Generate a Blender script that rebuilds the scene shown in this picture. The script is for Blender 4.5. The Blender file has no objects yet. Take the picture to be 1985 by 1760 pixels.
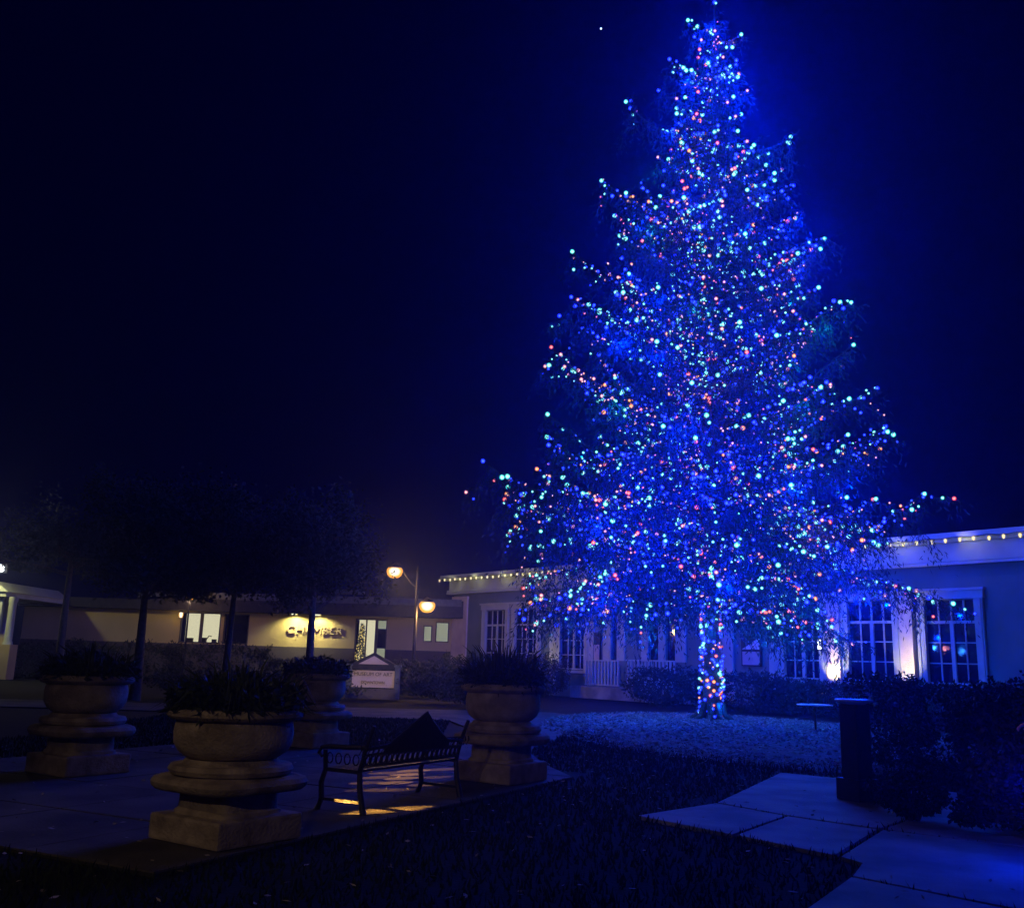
import bpy, bmesh, math, random
import numpy as np
from mathutils import Vector, Matrix

# ------------------------------------------------------------------ camera, world, render
S = bpy.context.scene
COL = S.collection
R_ = math.radians
random.seed(7)
rng = np.random.default_rng(11)

cam_d = bpy.data.cameras.new('camera')
cam = bpy.data.objects.new('camera', cam_d)
COL.objects.link(cam)
cam_d.sensor_width = 36.0
cam_d.lens = 1850.0 / 1985.0 * 36.0
cam_d.clip_start = 0.05
cam_d.clip_end = 6000
PITCH = math.atan(404 / 1850.0)
cam.matrix_world = Matrix.Translation((0, 0, 1.6)) @ Matrix.Rotation(math.pi / 2 + PITCH, 4, 'X') @ Matrix.Rotation(0.03, 4, 'Z')
S.camera = cam

world = bpy.data.worlds.new('World')
S.world = world
world.use_nodes = True
wn = world.node_tree
bgn = wn.nodes['Background']
bgn.inputs['Color'].default_value = (0.0, 0.012, 1.0, 1)
bgn.inputs['Strength'].default_value = 0.0075

S.view_settings.view_transform = 'Standard'
S.view_settings.look = 'None'
S.view_settings.exposure = 0
S.view_settings.gamma = 1
S.render.engine = 'CYCLES'
S.cycles.use_denoising = True
try:
    S.cycles.denoiser = 'OPENIMAGEDENOISE'
except Exception:
    pass
S.cycles.use_light_tree = True
S.cycles.max_bounces = 4
S.cycles.diffuse_bounces = 2
S.cycles.glossy_bounces = 2
S.cycles.transmission_bounces = 2
S.cycles.volume_bounces = 0
S.cycles.transparent_max_bounces = 4
S.cycles.sample_clamp_indirect = 1.0
S.cycles.sample_clamp_direct = 0
S.cycles.volume_step_rate = 5
S.cycles.caustics_reflective = False
S.cycles.caustics_refractive = False


# ------------------------------------------------------------------ materials
def mat(name, col, rough=0.8, var=0.0, scale=4.0, bump=0.0, bscale=30.0, metal=0.0, col2=None, spec=0.5, detail=6):
    m = bpy.data.materials.new(name)
    m.use_nodes = True
    nt = m.node_tree
    b = nt.nodes['Principled BSDF']
    b.inputs['Roughness'].default_value = rough
    b.inputs['Metallic'].default_value = metal
    b.inputs['Specular IOR Level'].default_value = spec
    b.inputs['Base Color'].default_value = (*col, 1)
    if var > 0 or col2:
        tc = nt.nodes.new('ShaderNodeTexCoord')
        nz = nt.nodes.new('ShaderNodeTexNoise')
        nz.inputs['Scale'].default_value = scale
        nz.inputs['Detail'].default_value = detail
        rp = nt.nodes.new('ShaderNodeValToRGB')
        c2 = col2 if col2 else tuple(min(1, c * (1 + var)) for c in col)
        c1 = tuple(c * (1 - var) for c in col) if not col2 else col
        rp.color_ramp.elements[0].position = 0.35
        rp.color_ramp.elements[1].position = 0.65
        rp.color_ramp.elements[0].color = (*c1, 1)
        rp.color_ramp.elements[1].color = (*c2, 1)
        nt.links.new(tc.outputs['Object'], nz.inputs['Vector'])
        nt.links.new(nz.outputs['Fac'], rp.inputs['Fac'])
        nt.links.new(rp.outputs['Color'], b.inputs['Base Color'])
    if bump > 0:
        tc = nt.nodes.new('ShaderNodeTexCoord')
        nz = nt.nodes.new('ShaderNodeTexNoise')
        nz.inputs['Scale'].default_value = bscale
        nz.inputs['Detail'].default_value = 8
        bp = nt.nodes.new('ShaderNodeBump')
        bp.inputs['Strength'].default_value = bump
        bp.inputs['Distance'].default_value = 0.03
        nt.links.new(tc.outputs['Object'], nz.inputs['Vector'])
        nt.links.new(nz.outputs['Fac'], bp.inputs['Height'])
        nt.links.new(bp.outputs['Normal'], b.inputs['Normal'])
    return m


def emis(name, col, strength, core=None, sample='NONE'):
    """glowing glass: pale core seen face-on, rim colour painted to imitate the halo"""
    m = bpy.data.materials.new(name)
    m.use_nodes = True
    nt = m.node_tree
    for n in list(nt.nodes):
        nt.nodes.remove(n)
    out = nt.nodes.new('ShaderNodeOutputMaterial')
    e = nt.nodes.new('ShaderNodeEmission')
    e.inputs['Strength'].default_value = strength
    e.inputs['Color'].default_value = (*col, 1)
    if core:  # core to rim ramp stands in for a lens halo
        lw = nt.nodes.new('ShaderNodeLayerWeight')
        lw.inputs['Blend'].default_value = 0.35
        rp = nt.nodes.new('ShaderNodeValToRGB')
        rp.color_ramp.elements[0].position = 0.05
        rp.color_ramp.elements[1].position = 0.30
        rp.color_ramp.elements[0].color = (*core, 1)
        rp.color_ramp.elements[1].color = (*col, 1)
        nt.links.new(lw.outputs['Facing'], rp.inputs['Fac'])
        nt.links.new(rp.outputs['Color'], e.inputs['Color'])
    nt.links.new(e.outputs['Emission'], out.inputs['Surface'])
    try:
        m.cycles.emission_sampling = sample
    except Exception:
        pass
    return m


M = {}
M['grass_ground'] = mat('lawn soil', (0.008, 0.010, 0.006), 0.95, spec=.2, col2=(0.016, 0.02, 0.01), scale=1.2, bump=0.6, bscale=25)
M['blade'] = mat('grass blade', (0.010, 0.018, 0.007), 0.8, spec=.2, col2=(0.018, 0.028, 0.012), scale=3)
M['mulch_ground'] = mat('mulch bed', (0.06, 0.045, 0.035), 0.95, col2=(0.16, 0.13, 0.10), scale=14, bump=1.0, bscale=20)
M['mulch'] = mat('mulch chip', (0.14, 0.12, 0.10), 0.9, col2=(0.50, 0.44, 0.38), scale=5)
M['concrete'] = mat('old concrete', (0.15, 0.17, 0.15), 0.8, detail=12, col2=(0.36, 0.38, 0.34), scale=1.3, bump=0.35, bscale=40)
M['concrete_dim'] = mat('stained dim concrete', (0.035, 0.033, 0.026), 0.85, col2=(0.11, 0.10, 0.08), scale=1.1, bump=0.5, bscale=30, detail=12)  # stains, with the patio's dimness also put into a darker base
M['joint'] = mat('joint dirt', (0.02, 0.02, 0.015), 0.95)
M['stone'] = mat('cast stone', (0.20, 0.16, 0.12), 0.85, col2=(0.42, 0.35, 0.27), scale=4.5, detail=14, bump=0.6, bscale=35)
M['iron'] = mat('black iron', (0.012, 0.012, 0.012), 0.45, bump=0.2)
M['bronze'] = mat('dark bronze', (0.02, 0.018, 0.015), 0.6, bump=0.3, bscale=12)
M['bark'] = mat('bark', (0.05, 0.04, 0.03), 0.95, col2=(0.11, 0.085, 0.065), scale=9, bump=1.0, bscale=14)
M['needle'] = mat('cedar needles', (0.022, 0.045, 0.045), 0.9, spec=.1, col2=(0.05, 0.085, 0.085), scale=1.3)
M['leaf'] = mat('dark leaf', (0.012, 0.022, 0.01), 0.7, col2=(0.03, 0.045, 0.02), scale=2.0)
M['leaf_gloss'] = mat('glossy leaf', (0.010, 0.018, 0.010), 0.55, spec=.25, col2=(0.022, 0.035, 0.018), scale=2.0)
M['stucco'] = mat('painted stucco', (0.12, 0.18, 0.14), 0.9, col2=(0.17, 0.23, 0.18), scale=0.7, bump=0.3, bscale=60)
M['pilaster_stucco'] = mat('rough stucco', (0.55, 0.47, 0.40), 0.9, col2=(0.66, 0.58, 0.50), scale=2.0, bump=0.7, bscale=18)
M['trim'] = mat('white trim', (0.38, 0.45, 0.39), 0.7, col2=(0.46, 0.53, 0.45), scale=1.5, bump=0.1)
M['glass'] = mat('window glass', (0.008, 0.012, 0.03), 0.06, var=0.3, scale=1.0, bump=0.03, bscale=2.0)
M['tan'] = mat('tan wall', (0.46, 0.40, 0.16), 0.9, col2=(0.56, 0.48, 0.20), scale=0.5, bump=0.3, bscale=50)
M['base_brown'] = mat('dark wainscot', (0.07, 0.065, 0.06), 0.85, col2=(0.10, 0.09, 0.08), scale=1.0)
M['roof'] = mat('dark roof', (0.03, 0.032, 0.035), 0.9, var=0.3)
M['fascia'] = mat('fascia', (0.10, 0.12, 0.12), 0.8, var=0.2)
M['sign_board'] = mat('sign board', (0.50, 0.42, 0.36), 0.7, var=0.08, scale=3)
M['ink'] = mat('black letters', (0.01, 0.01, 0.012), 0.6)
M['gold'] = mat('raised letters', (0.62, 0.52, 0.28), 0.6)
M['table'] = mat('pale table top', (0.8, 0.8, 0.8), 0.3)
M['wire'] = mat('green wire', (0.01, 0.03, 0.015), 0.6)
M['skin'] = mat('skin', (0.55, 0.30, 0.22), 0.55, var=0.08, scale=12)
M['jacket'] = mat('dark jacket', (0.01, 0.012, 0.02), 0.85, var=0.3, scale=8)
M['jeans'] = mat('dark jeans', (0.012, 0.015, 0.03), 0.85, var=0.3, scale=20)
M['hair'] = mat('grey hair', (0.20, 0.20, 0.22), 0.8, var=0.3, scale=30)
M['shade_int'] = mat('pale interior', (0.6, 0.58, 0.5), 0.9, var=0.1)

M['b_blue'] = emis('blue bulb', (0.0, 0.0, .9), 2.2, (0.05, 0.12, 1.0))
M['b_teal'] = emis('green bulb', (0.0, 0.34, 0.34), 2.0, (0.45, 1.0, 0.86))
M['b_pink'] = emis('warm white bulb', (0.38, 0.04, 0.10), 1.6, (1.0, 0.66, 0.60))
M['b_red'] = emis('red bulb', (0.60, 0.0, 0.02), 1.6, (1.0, 0.38, 0.36))
M['b_orange'] = emis('amber bulb', (0.60, 0.09, 0.0), 1.6, (1.0, 0.62, 0.25))
M['b_warm'] = emis('warm bulb', (0.9, 0.65, 0.12), 1.2, (1.0, 1.0, 0.7))
M['lamp_glass'] = emis('sodium lamp glass', (0.9, 0.36, 0.03), 1.6, (1.0, 0.95, 0.75))
M['lit_room'] = emis('lit room wall', (0.85, 0.80, 0.52), 0.85)
M['lit_room_dim'] = emis('dim lit room', (0.62, 0.68, 0.48), 0.42)
M['flood'] = emis('white flood glass', (0.9, 0.95, 1.0), 4.0)
M['blue_lamp'] = emis('blue lamp', (0.01, 0.01, 1.0), 3.0)
M['star'] = emis('star', (0.8, 0.9, 1.0), 3.0)


# ------------------------------------------------------------------ mesh helpers
class MB:
    def __init__(s):
        s.v = []
        s.f = []
        s.mi = []

    def add(s, vs, fs, mi=0):
        n = len(s.v)
        s.v += [tuple(p) for p in vs]
        s.f += [tuple(i + n for i in f) for f in fs]
        s.mi += [mi] * len(fs)

    def box(s, x0, x1, y0, y1, z0, z1, rot=0, c=None, mi=0):
        vs = [(x, y, z) for x in (x0, x1) for y in (y0, y1) for z in (z0, z1)]
        if rot:
            cx, cy = c if c else ((x0 + x1) / 2, (y0 + y1) / 2)
            ca, sa = math.cos(rot), math.sin(rot)
            vs = [(cx + (x - cx) * ca - (y - cy) * sa, cy + (x - cx) * sa + (y - cy) * ca, z) for x, y, z in vs]
        s.add(vs, [(0, 1, 3, 2), (4, 6, 7, 5), (0, 4, 5, 1), (2, 3, 7, 6), (0, 2, 6, 4), (1, 5, 7, 3)], mi)
        return s

    def prism(s, pts, z0, z1, mi=0):
        n = len(pts)
        vs = [(p[0], p[1], z0) for p in pts] + [(p[0], p[1], z1) for p in pts]
        fs = [tuple(range(n - 1, -1, -1)), tuple(range(n, 2 * n))] + [(i, (i + 1) % n, n + (i + 1) % n, n + i) for i in range(n)]
        s.add(vs, fs, mi)
        return s

    def xprism(s, pts, y0, y1, mi=0):
        """outline in x,z extruded along y"""
        n = len(pts)
        vs = [(p[0], y0, p[1]) for p in pts] + [(p[0], y1, p[1]) for p in pts]
        fs = [tuple(range(n)), tuple(range(2 * n - 1, n - 1, -1))] + [(i, n + i, n + (i + 1) % n, (i + 1) % n) for i in range(n)]
        s.add(vs, fs, mi)
        return s

    def lathe(s, prof, seg=32, c=(0, 0, 0), power=None, rot=0, mi=0):
        """prof: (r, z) list; power: superellipse exponent for a squarish section"""
        vs = []
        for r, z in prof:
            for i in range(seg):
                a = 2 * math.pi * i / seg
                k = 1.0
                if power:
                    k = (abs(math.cos(a)) ** power + abs(math.sin(a)) ** power) ** (-1 / power)
                vs.append((c[0] + r * k * math.cos(a + rot), c[1] + r * k * math.sin(a + rot), c[2] + z))
        fs = []
        for j in range(len(prof) - 1):
            for i in range(seg):
                a, b = j * seg + i, j * seg + (i + 1) % seg
                fs.append((a, b, b + seg, a + seg))
        fs.append(tuple(range(seg - 1, -1, -1)))
        m = (len(prof) - 1) * seg
        fs.append(tuple(range(m, m + seg)))
        s.add(vs, fs, mi)
        return s

    def tube(s, pts, r0, r1=None, seg=8, mi=0):
        r1 = r0 if r1 is None else r1
        n = len(pts)
        vs = []
        P = [Vector(p) for p in pts]
        for j, p in enumerate(P):
            d = (P[min(j + 1, n - 1)] - P[max(j - 1, 0)])
            d = d.normalized() if d.length > 1e-6 else Vector((0, 0, 1))
            a = d.cross(Vector((0, 0, 1)) if abs(d.z) < 0.95 else Vector((1, 0, 0))).normalized()
            b = d.cross(a)
            r = r0 + (r1 - r0) * j / max(1, n - 1)
            for i in range(seg):
                t = 2 * math.pi * i / seg
                vs.append(p + a * (r * math.cos(t)) + b * (r * math.sin(t)))
        fs = []
        for j in range(n - 1):
            for i in range(seg):
                q, w = j * seg + i, j * seg + (i + 1) % seg
                fs.append((q, w, w + seg, q + seg))
        fs.append(tuple(range(seg - 1, -1, -1)))
        fs.append(tuple(range((n - 1) * seg, n * seg)))
        s.add(vs, fs, mi)
        return s

    def build(s, name, m, parent=None, smooth=False, bevel=0):
        me = bpy.data.meshes.new(name)
        me.from_pydata(s.v, [], s.f)
        for mm in (m if isinstance(m, (list, tuple)) else [m]):
            me.materials.append(mm)
        if any(s.mi):
            me.polygons.foreach_set('material_index', s.mi)
        bm = bmesh.new()
        bm.from_mesh(me)
        bmesh.ops.recalc_face_normals(bm, faces=bm.faces)
        if bevel:
            bmesh.ops.bevel(bm, geom=[e for e in bm.edges if e.calc_face_angle(0) > 0.6], offset=bevel, segments=2, profile=0.6, affect='EDGES')
        bm.to_mesh(me)
        bm.free()
        if smooth:
            me.polygons.foreach_set('use_smooth', [True] * len(me.polygons))
            try:
                me.set_sharp_from_angle(angle=R_(40))
            except Exception:
                pass
        o = bpy.data.objects.new(name, me)
        COL.objects.link(o)
        if parent:
            o.parent = parent
        return o


def build_np(name, V, nper, m, parent=None, mi=None, smooth=False):
    """V: (faces*nper, 3) separate faces"""
    V = np.asarray(V, dtype=np.float32)
    n = len(V)
    nf = n // nper
    me = bpy.data.meshes.new(name)
    me.vertices.add(n)
    me.vertices.foreach_set('co', V.ravel())
    me.loops.add(n)
    me.loops.foreach_set('vertex_index', np.arange(n, dtype=np.int32))
    me.polygons.add(nf)
    me.polygons.foreach_set('loop_start', np.arange(0, n, nper, dtype=np.int32))
    me.polygons.foreach_set('loop_total', np.full(nf, nper, dtype=np.int32))
    for mm in (m if isinstance(m, (list, tuple)) else [m]):
        me.materials.append(mm)
    if mi is not None:
        me.polygons.foreach_set('material_index', np.asarray(mi, dtype=np.int32))
    me.update(calc_edges=True)
    o = bpy.data.objects.new(name, me)
    COL.objects.link(o)
    if parent:
        o.parent = parent
    return o


def thing(name, label, cat, loc=(0, 0, 0), rz=0, group=None):
    o = bpy.data.objects.new(name, None)
    COL.objects.link(o)
    o.empty_display_size = 0.2
    o.location = loc
    o.rotation_euler = (0, 0, rz)
    return tag(o, label, cat, group)


def tag(o, label, cat, group=None):
    o['label'] = label
    o['category'] = cat
    if group:
        o['group'] = group
    return o


def kind(o, k):
    o['kind'] = k
    return o


def light(name, typ, loc, energy, col, parent=None, size=0.05, spot=None, blend=0.5, aim=None):
    l = bpy.data.lights.new(name, typ)
    l.energy = energy
    l.color = col
    if typ in ('POINT', 'SPOT'):
        l.shadow_soft_size = size
    if typ == 'SPOT':
        l.spot_size = spot
        l.spot_blend = blend
    o = bpy.data.objects.new(name, l)
    COL.objects.link(o)
    o.location = loc
    if aim is not None:
        o.rotation_euler = (Vector(aim) - Vector(loc)).to_track_quat('-Z', 'Y').to_euler()
    if parent:
        o.parent = parent
    return o


def leaves(P, length, width, droop=None, jitter=1.0):
    """diamond leaf quads at points P; droop (N,3) preferred direction"""
    n = len(P)
    d = rng.normal(size=(n, 3))
    d /= np.linalg.norm(d, axis=1)[:, None]
    if droop is not None:
        d = droop + d * jitter
        d /= np.linalg.norm(d, axis=1)[:, None]
    e = rng.normal(size=(n, 3))
    e = np.cross(d, e)
    e /= np.linalg.norm(e, axis=1)[:, None] + 1e-9
    L = (length * rng.uniform(0.6, 1.3, n))[:, None]
    Wd = (width * rng.uniform(0.6, 1.3, n))[:, None]
    q = np.stack([P, P + d * L * 0.45 + e * Wd * 0.5, P + d * L, P + d * L * 0.45 - e * Wd * 0.5], axis=1)
    return q.reshape(-1, 3)


def text_mesh(name, body, size, depth, m, parent, loc, width=None):
    cu = bpy.data.curves.new(name, 'FONT')
    cu.body = body
    cu.size = size
    cu.extrude = depth / 2
    cu.align_x = 'CENTER'
    cu.align_y = 'CENTER'
    tmp = bpy.data.objects.new(name + '_tmp', cu)
    COL.objects.link(tmp)
    bpy.context.view_layer.update()
    me = bpy.data.meshes.new_from_object(tmp.evaluated_get(bpy.context.evaluated_depsgraph_get()))
    bpy.data.objects.remove(tmp)
    me.materials.clear()
    me.materials.append(m)
    o = bpy.data.objects.new(name, me)
    COL.objects.link(o)
    o.parent = parent
    o.location = loc
    o.rotation_euler = (math.pi / 2, 0, 0)
    if width:
        xs = [v.co.x for v in me.vertices]
        k = width / (max(xs) - min(xs))
        for v in me.vertices:
            v.co.x *= k
    return o


# ------------------------------------------------------------------ ground, lawn, paving
def ground():
    N = 60
    xs = np.concatenate([np.linspace(-260, -30, 12), np.linspace(-28, 40, 60), np.linspace(45, 260, 12)])
    ys = np.concatenate([np.linspace(-60, -6, 6), np.linspace(-4, 60, 60), np.linspace(66, 300, 12)])
    vs = []
    for y in ys:
        for x in xs:
            d = math.hypot((x - 6.5) / 7.5, (y - 30.5) / 6.5)
            z = 0.0
            if -30 < x < 42 and -5 < y < 62:
                z = -0.02 + 0.006 * math.sin(x * 1.7 + y) + 0.006 * math.sin(y * 2.3 - x * 0.6)
            vs.append((x, y, z - 0.02))
    nx = len(xs)
    fs = [(j * nx + i, j * nx + i + 1, (j + 1) * nx + i + 1, (j + 1) * nx + i) for j in range(len(ys) - 1) for i in range(nx - 1)]
    b = MB()
    b.add(vs, fs)
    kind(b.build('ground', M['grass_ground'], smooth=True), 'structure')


ground()

PA = np.array([0.457, 0.889])   # patio long direction
PB = np.array([-0.889, 0.457])
P0 = np.array([-2.57, 7.62])


def pp(a, b):
    return P0 + PA * a + PB * b


b = MB()
nb = 5
# patio of big concrete slabs with open joints
la, lb = 7.88 / 5, 7.6 / 5
for i in range(5):
    for j in range(5):
        g = 0.012
        q = [pp(i * la + g, j * lb + g), pp((i + 1) * la - g, j * lb + g), pp((i + 1) * la - g, (j + 1) * lb - g), pp(i * la + g, (j + 1) * lb - g)]
        b.prism(q, -0.06, 0.0 + 0.003 * math.sin(i * 3 + j * 5))
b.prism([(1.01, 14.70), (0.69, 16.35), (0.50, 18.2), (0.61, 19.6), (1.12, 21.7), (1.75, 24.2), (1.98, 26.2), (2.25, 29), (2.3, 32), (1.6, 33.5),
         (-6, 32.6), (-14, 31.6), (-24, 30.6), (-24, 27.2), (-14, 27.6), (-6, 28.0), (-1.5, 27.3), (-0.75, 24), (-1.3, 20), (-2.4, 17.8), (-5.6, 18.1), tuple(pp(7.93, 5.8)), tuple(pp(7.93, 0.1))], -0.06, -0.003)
kind(b.build('patio', M['concrete_dim']), 'structure')
b = MB()
b.prism([pp(-0.0, -0.0) * 1, pp(7.88, 0), pp(7.88, 7.6), pp(0, 7.6)], -0.055, -0.012)
kind(b.build('patio_joint_base', M['joint']), 'structure')

b = MB()
slabs = [
    [(1.50, 11.10), (2.30, 10.06), (3.22, 11.42), (2.62, 12.28)],
    [(2.66, 12.36), (3.26, 11.46), (4.02, 10.72), (6.0, 13.2), (6.4, 14.1), (5.5, 15.3), (4.49, 16.09)],
    [(2.34, 10.03), (3.00, 9.12), (3.96, 10.64), (3.24, 11.38)],
    [(3.04, 9.06), (3.14, 8.80), (2.86, 8.25), (3.46, 7.55), (4.6, 6.3), (7.0, 8.4), (4.02, 10.62)],
    [(2.83, 8.20), (2.10, 7.05), (1.2, 5.0), (3.6, 3.4), (4.5, 6.2), (3.43, 7.50)],
    [(6.03, 13.18), (4.05, 10.68), (7.05, 8.45), (10.0, 11.0), (9, 12.5)],
]
for q in slabs:
    b.prism(q, -0.06, 0.0)
kind(b.build('walkway', M['concrete']), 'structure')

# mulch bed round the tree
b = MB()
seg = 64
ring = []
for i in range(seg):
    a = 2 * math.pi * i / seg
    k = 1 + 0.05 * math.sin(3 * a + 1) + 0.03 * math.sin(7 * a)
    ring.append((6.3 + 5.2 * k * math.cos(a), 26.2 + 9.2 * k * math.sin(a)))
cen = (6.4, 28)
vs = [(cen[0], cen[1], 0.09)]
for rr, zz in ((0.45, 0.07), (0.8, 0.045), (1.0, -0.03)):
    for p in ring:
        vs.append((cen[0] + (p[0] - cen[0]) * rr, cen[1] + (p[1] - cen[1]) * rr, zz + random.uniform(-.01, .01)))
fs = [(0, 1 + i, 1 + (i + 1) % seg) for i in range(seg)]
for j in range(2):
    for i in range(seg):
        q, w = 1 + j * seg + i, 1 + j * seg + (i + 1) % seg
        fs.append((q, q + seg, w + seg, w))
b.add(vs, fs)
kind(b.build('mulch_bed', M['mulch_ground'], smooth=True), 'structure')


def in_poly(x, y, poly):
    r = np.zeros(len(x), bool)
    n = len(poly)
    for i in range(n):
        x1, y1 = poly[i]
        x2, y2 = poly[(i + 1) % n]
        c = ((y1 > y) != (y2 > y)) & (x < (x2 - x1) * (y - y1) / (y2 - y1 + 1e-12) + x1)
        r ^= c
    return r


# mulch chips
n = 22000
t = rng.uniform(0, 2 * np.pi, n)
r = np.sqrt(rng.uniform(0, 1, n))
X = 6.3 + 5.3 * r * np.cos(t)
Y = 26.2 + 9.3 * r * np.sin(t)
Z = 0.10 * (1 - r ** 1.5) - 0.0 + rng.uniform(-0.01, 0.03, n)
P = np.stack([X, Y, Z], 1)
q = leaves(P, 0.13, 0.05, droop=np.tile([0, 0, 0.0], (n, 1)), jitter=1.0)
q = q.reshape(-1, 4, 3)
q[:, :, 2] = Z[:, None] + (q[:, :, 2] - Z[:, None]) * 0.35
kind(build_np('mulch_chips', q.reshape(-1, 3), 4, M['mulch']), 'stuff')

# grass blades on the near lawn and around
n = 90000
X = rng.uniform(-9, 9, n)
Y = 3.5 + rng.uniform(0, 1, n) ** 1.4 * 24
keep = ~in_poly(X, Y, [pp(-0.02, -0.02), pp(8.6, -0.02), pp(8.6, 7.65), pp(-0.02, 7.65)])
for s_ in slabs:
    keep &= ~in_poly(X, Y, s_)
keep &= ~in_poly(X, Y, [(1.0, 14.6), (0.69, 16.35), (0.5, 18.2), (0.61, 19.6), (1.12, 21.7), (1.98, 26.2), (2.3, 32), (-6, 32), (-1.5, 27.3), (-1.3, 20), (-2.4, 17.8), (-5.6, 18)])
X, Y = X[keep], Y[keep]
n = len(X)
base = np.stack([X, Y, np.full(n, -0.03)], 1)
h = rng.uniform(0.04, 0.09, n)
tip = base + np.stack([rng.normal(0, .025, n), rng.normal(0, .025, n), h], 1)
w = rng.normal(0, 1, (n, 3))
w[:, 2] = 0
w /= np.linalg.norm(w, axis=1)[:, None]
w *= (0.004 + 0.0009 * Y)[:, None]
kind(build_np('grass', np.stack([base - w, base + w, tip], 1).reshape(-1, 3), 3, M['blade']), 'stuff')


# fallen leaves
n = 900
X = rng.uniform(-9, 8, n)
Y = rng.uniform(6, 20, n)
P = np.stack([X, Y, np.full(n, .012)], 1)
q = leaves(P, .07, .045).reshape(-1, 4, 3)
q[:, :, 2] = .008 + np.abs(q[:, :, 2] - .012) * .35
kind(build_np('fallen_leaves', q.reshape(-1, 3), 4, M['mulch']), 'stuff')

# ------------------------------------------------------------------ stone urns with plants
UROT = math.atan2(0.82, 0.57)


def make_urn(loc, s, label, plant_label, plant_h, seed, sz=1.0):
    t = thing('stone_planter', label, 'planter', (loc[0], loc[1], 0.0), UROT, 'cast stone planters at the patio corners')
    t.scale = (s, s, sz)
    H = .47
    MB().box(-H, H, -H, H, 0.004, 0.24).build('plinth', M['stone'], t, bevel=0.025)
    b = MB()
    b.lathe([(0.36, 0.235), (0.36, 0.27), (0.335, 0.29), (0.33, 0.44), (0.37, 0.46)], 48, power=7)
    b.build('pedestal', M['stone'], t, smooth=True)
    b = MB()
    b.lathe([(0.44, 0.45), (0.54, 0.46), (0.57, 0.49), (0.58, 0.53), (0.56, 0.57), (0.51, 0.59), (0.45, 0.60)], 64, power=4)
    b.lathe([(0.46, 0.595), (0.53, 0.61), (0.55, 0.65), (0.53, 0.69), (0.44, 0.70), (0.40, 0.74)], 48)
    b.build('moulded_ledge', M['stone'], t, smooth=True)
    b = MB()
    b.lathe([(0.36, 0.735), (0.42, 0.76), (0.48, 0.81), (0.52, 0.88), (0.53, 0.98), (0.52, 1.06), (0.51, 1.09), (0.50, 1.10)], 48)
    b.build('bowl', M['stone'], t, smooth=True)
    b = MB()
    b.lathe([(0.51, 1.095), (0.57, 1.11), (0.60, 1.14), (0.60, 1.17), (0.57, 1.20), (0.50, 1.205), (0.46, 1.17)], 48)
    b.build('rim', M['stone'], t, smooth=True)
    # plant: upright and arching blades, stands in the bowl
    r2 = np.random.default_rng(seed)
    p = thing('potted_grass', plant_label, 'plant', (loc[0], loc[1], 1.16 * sz), 0, 'plants growing in the stone planters')
    n = 900
    a = r2.uniform(0, 2 * np.pi, n)
    rr = np.sqrt(r2.uniform(0, 1, n)) * 0.48 * s
    base = np.stack([rr * np.cos(a), rr * np.sin(a), np.zeros(n)], 1)
    out = r2.uniform(0.02, 0.30, n)
    hh = plant_h * r2.uniform(0.15, 1.0, n) ** 1.6 * (1 - 0.35 * rr / 0.5) * (.55 + .45 * np.sin(a * 2 + seed) ** 2)
    V = []
    mid = base + np.stack([out * .4 * np.cos(a), out * .4 * np.sin(a), hh * .8], 1)
    tip = base + np.stack([out * np.cos(a), out * np.sin(a), hh * (1 - 0.9 * (out > .25))], 1)
    w = np.cross(tip - base, r2.normal(size=(n, 3)))
    w /= np.linalg.norm(w, axis=1)[:, None]
    w *= 0.011
    q1 = np.stack([base - w, base + w, mid + w, mid - w], 1)
    q2 = np.stack([mid - w, mid + w, tip + w * .2, tip - w * .2], 1)
    build_np('blades', np.concatenate([q1, q2]).reshape(-1, 3), 4, M['leaf'], p)
    n = 1600
    a = r2.uniform(0, 2 * np.pi, n)
    rr = np.sqrt(r2.uniform(0, 1, n)) * 0.6 * s
    P = np.stack([rr * np.cos(a), rr * np.sin(a), r2.uniform(0.0, .32, n) * (1.2 - rr)], 1)
    build_np('leaves', leaves(P, 0.11, 0.045), 4, M['leaf_gloss'], p)
    MB().lathe([(0.48 * s, -0.05), (0.47 * s, 0.0), (0.2, 0.04)], 24).build('soil', M['joint'], p, smooth=True)
    return t


URN = [(-2.45, 9.05), (-0.02, 13.95), (-3.5, 18.3), (-5.68, 13.4)]
make_urn(URN[0], 1.0, 'largest cast stone planter, nearest at the patio corner left of the bench', 'dark spiky grass in the nearest large stone planter', 0.62, 1, 0.93)
make_urn(URN[1], 1.0, 'cast stone planter at the right end of the bench, in front of the tree path', 'tall spiky plant in the planter right of the bench', 0.85, 2, 1.08)
make_urn(URN[2], 1.0, 'far stone planter seen between the bench and the nearest planter', 'low plant in the far stone planter in front of a tree trunk', 0.35, 3, 1.08)
make_urn(URN[3], 1.0, 'dim stone planter at the far left edge of the patio', 'dark shrubby plant in the leftmost stone planter', 0.62, 4, 1.05)


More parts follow.
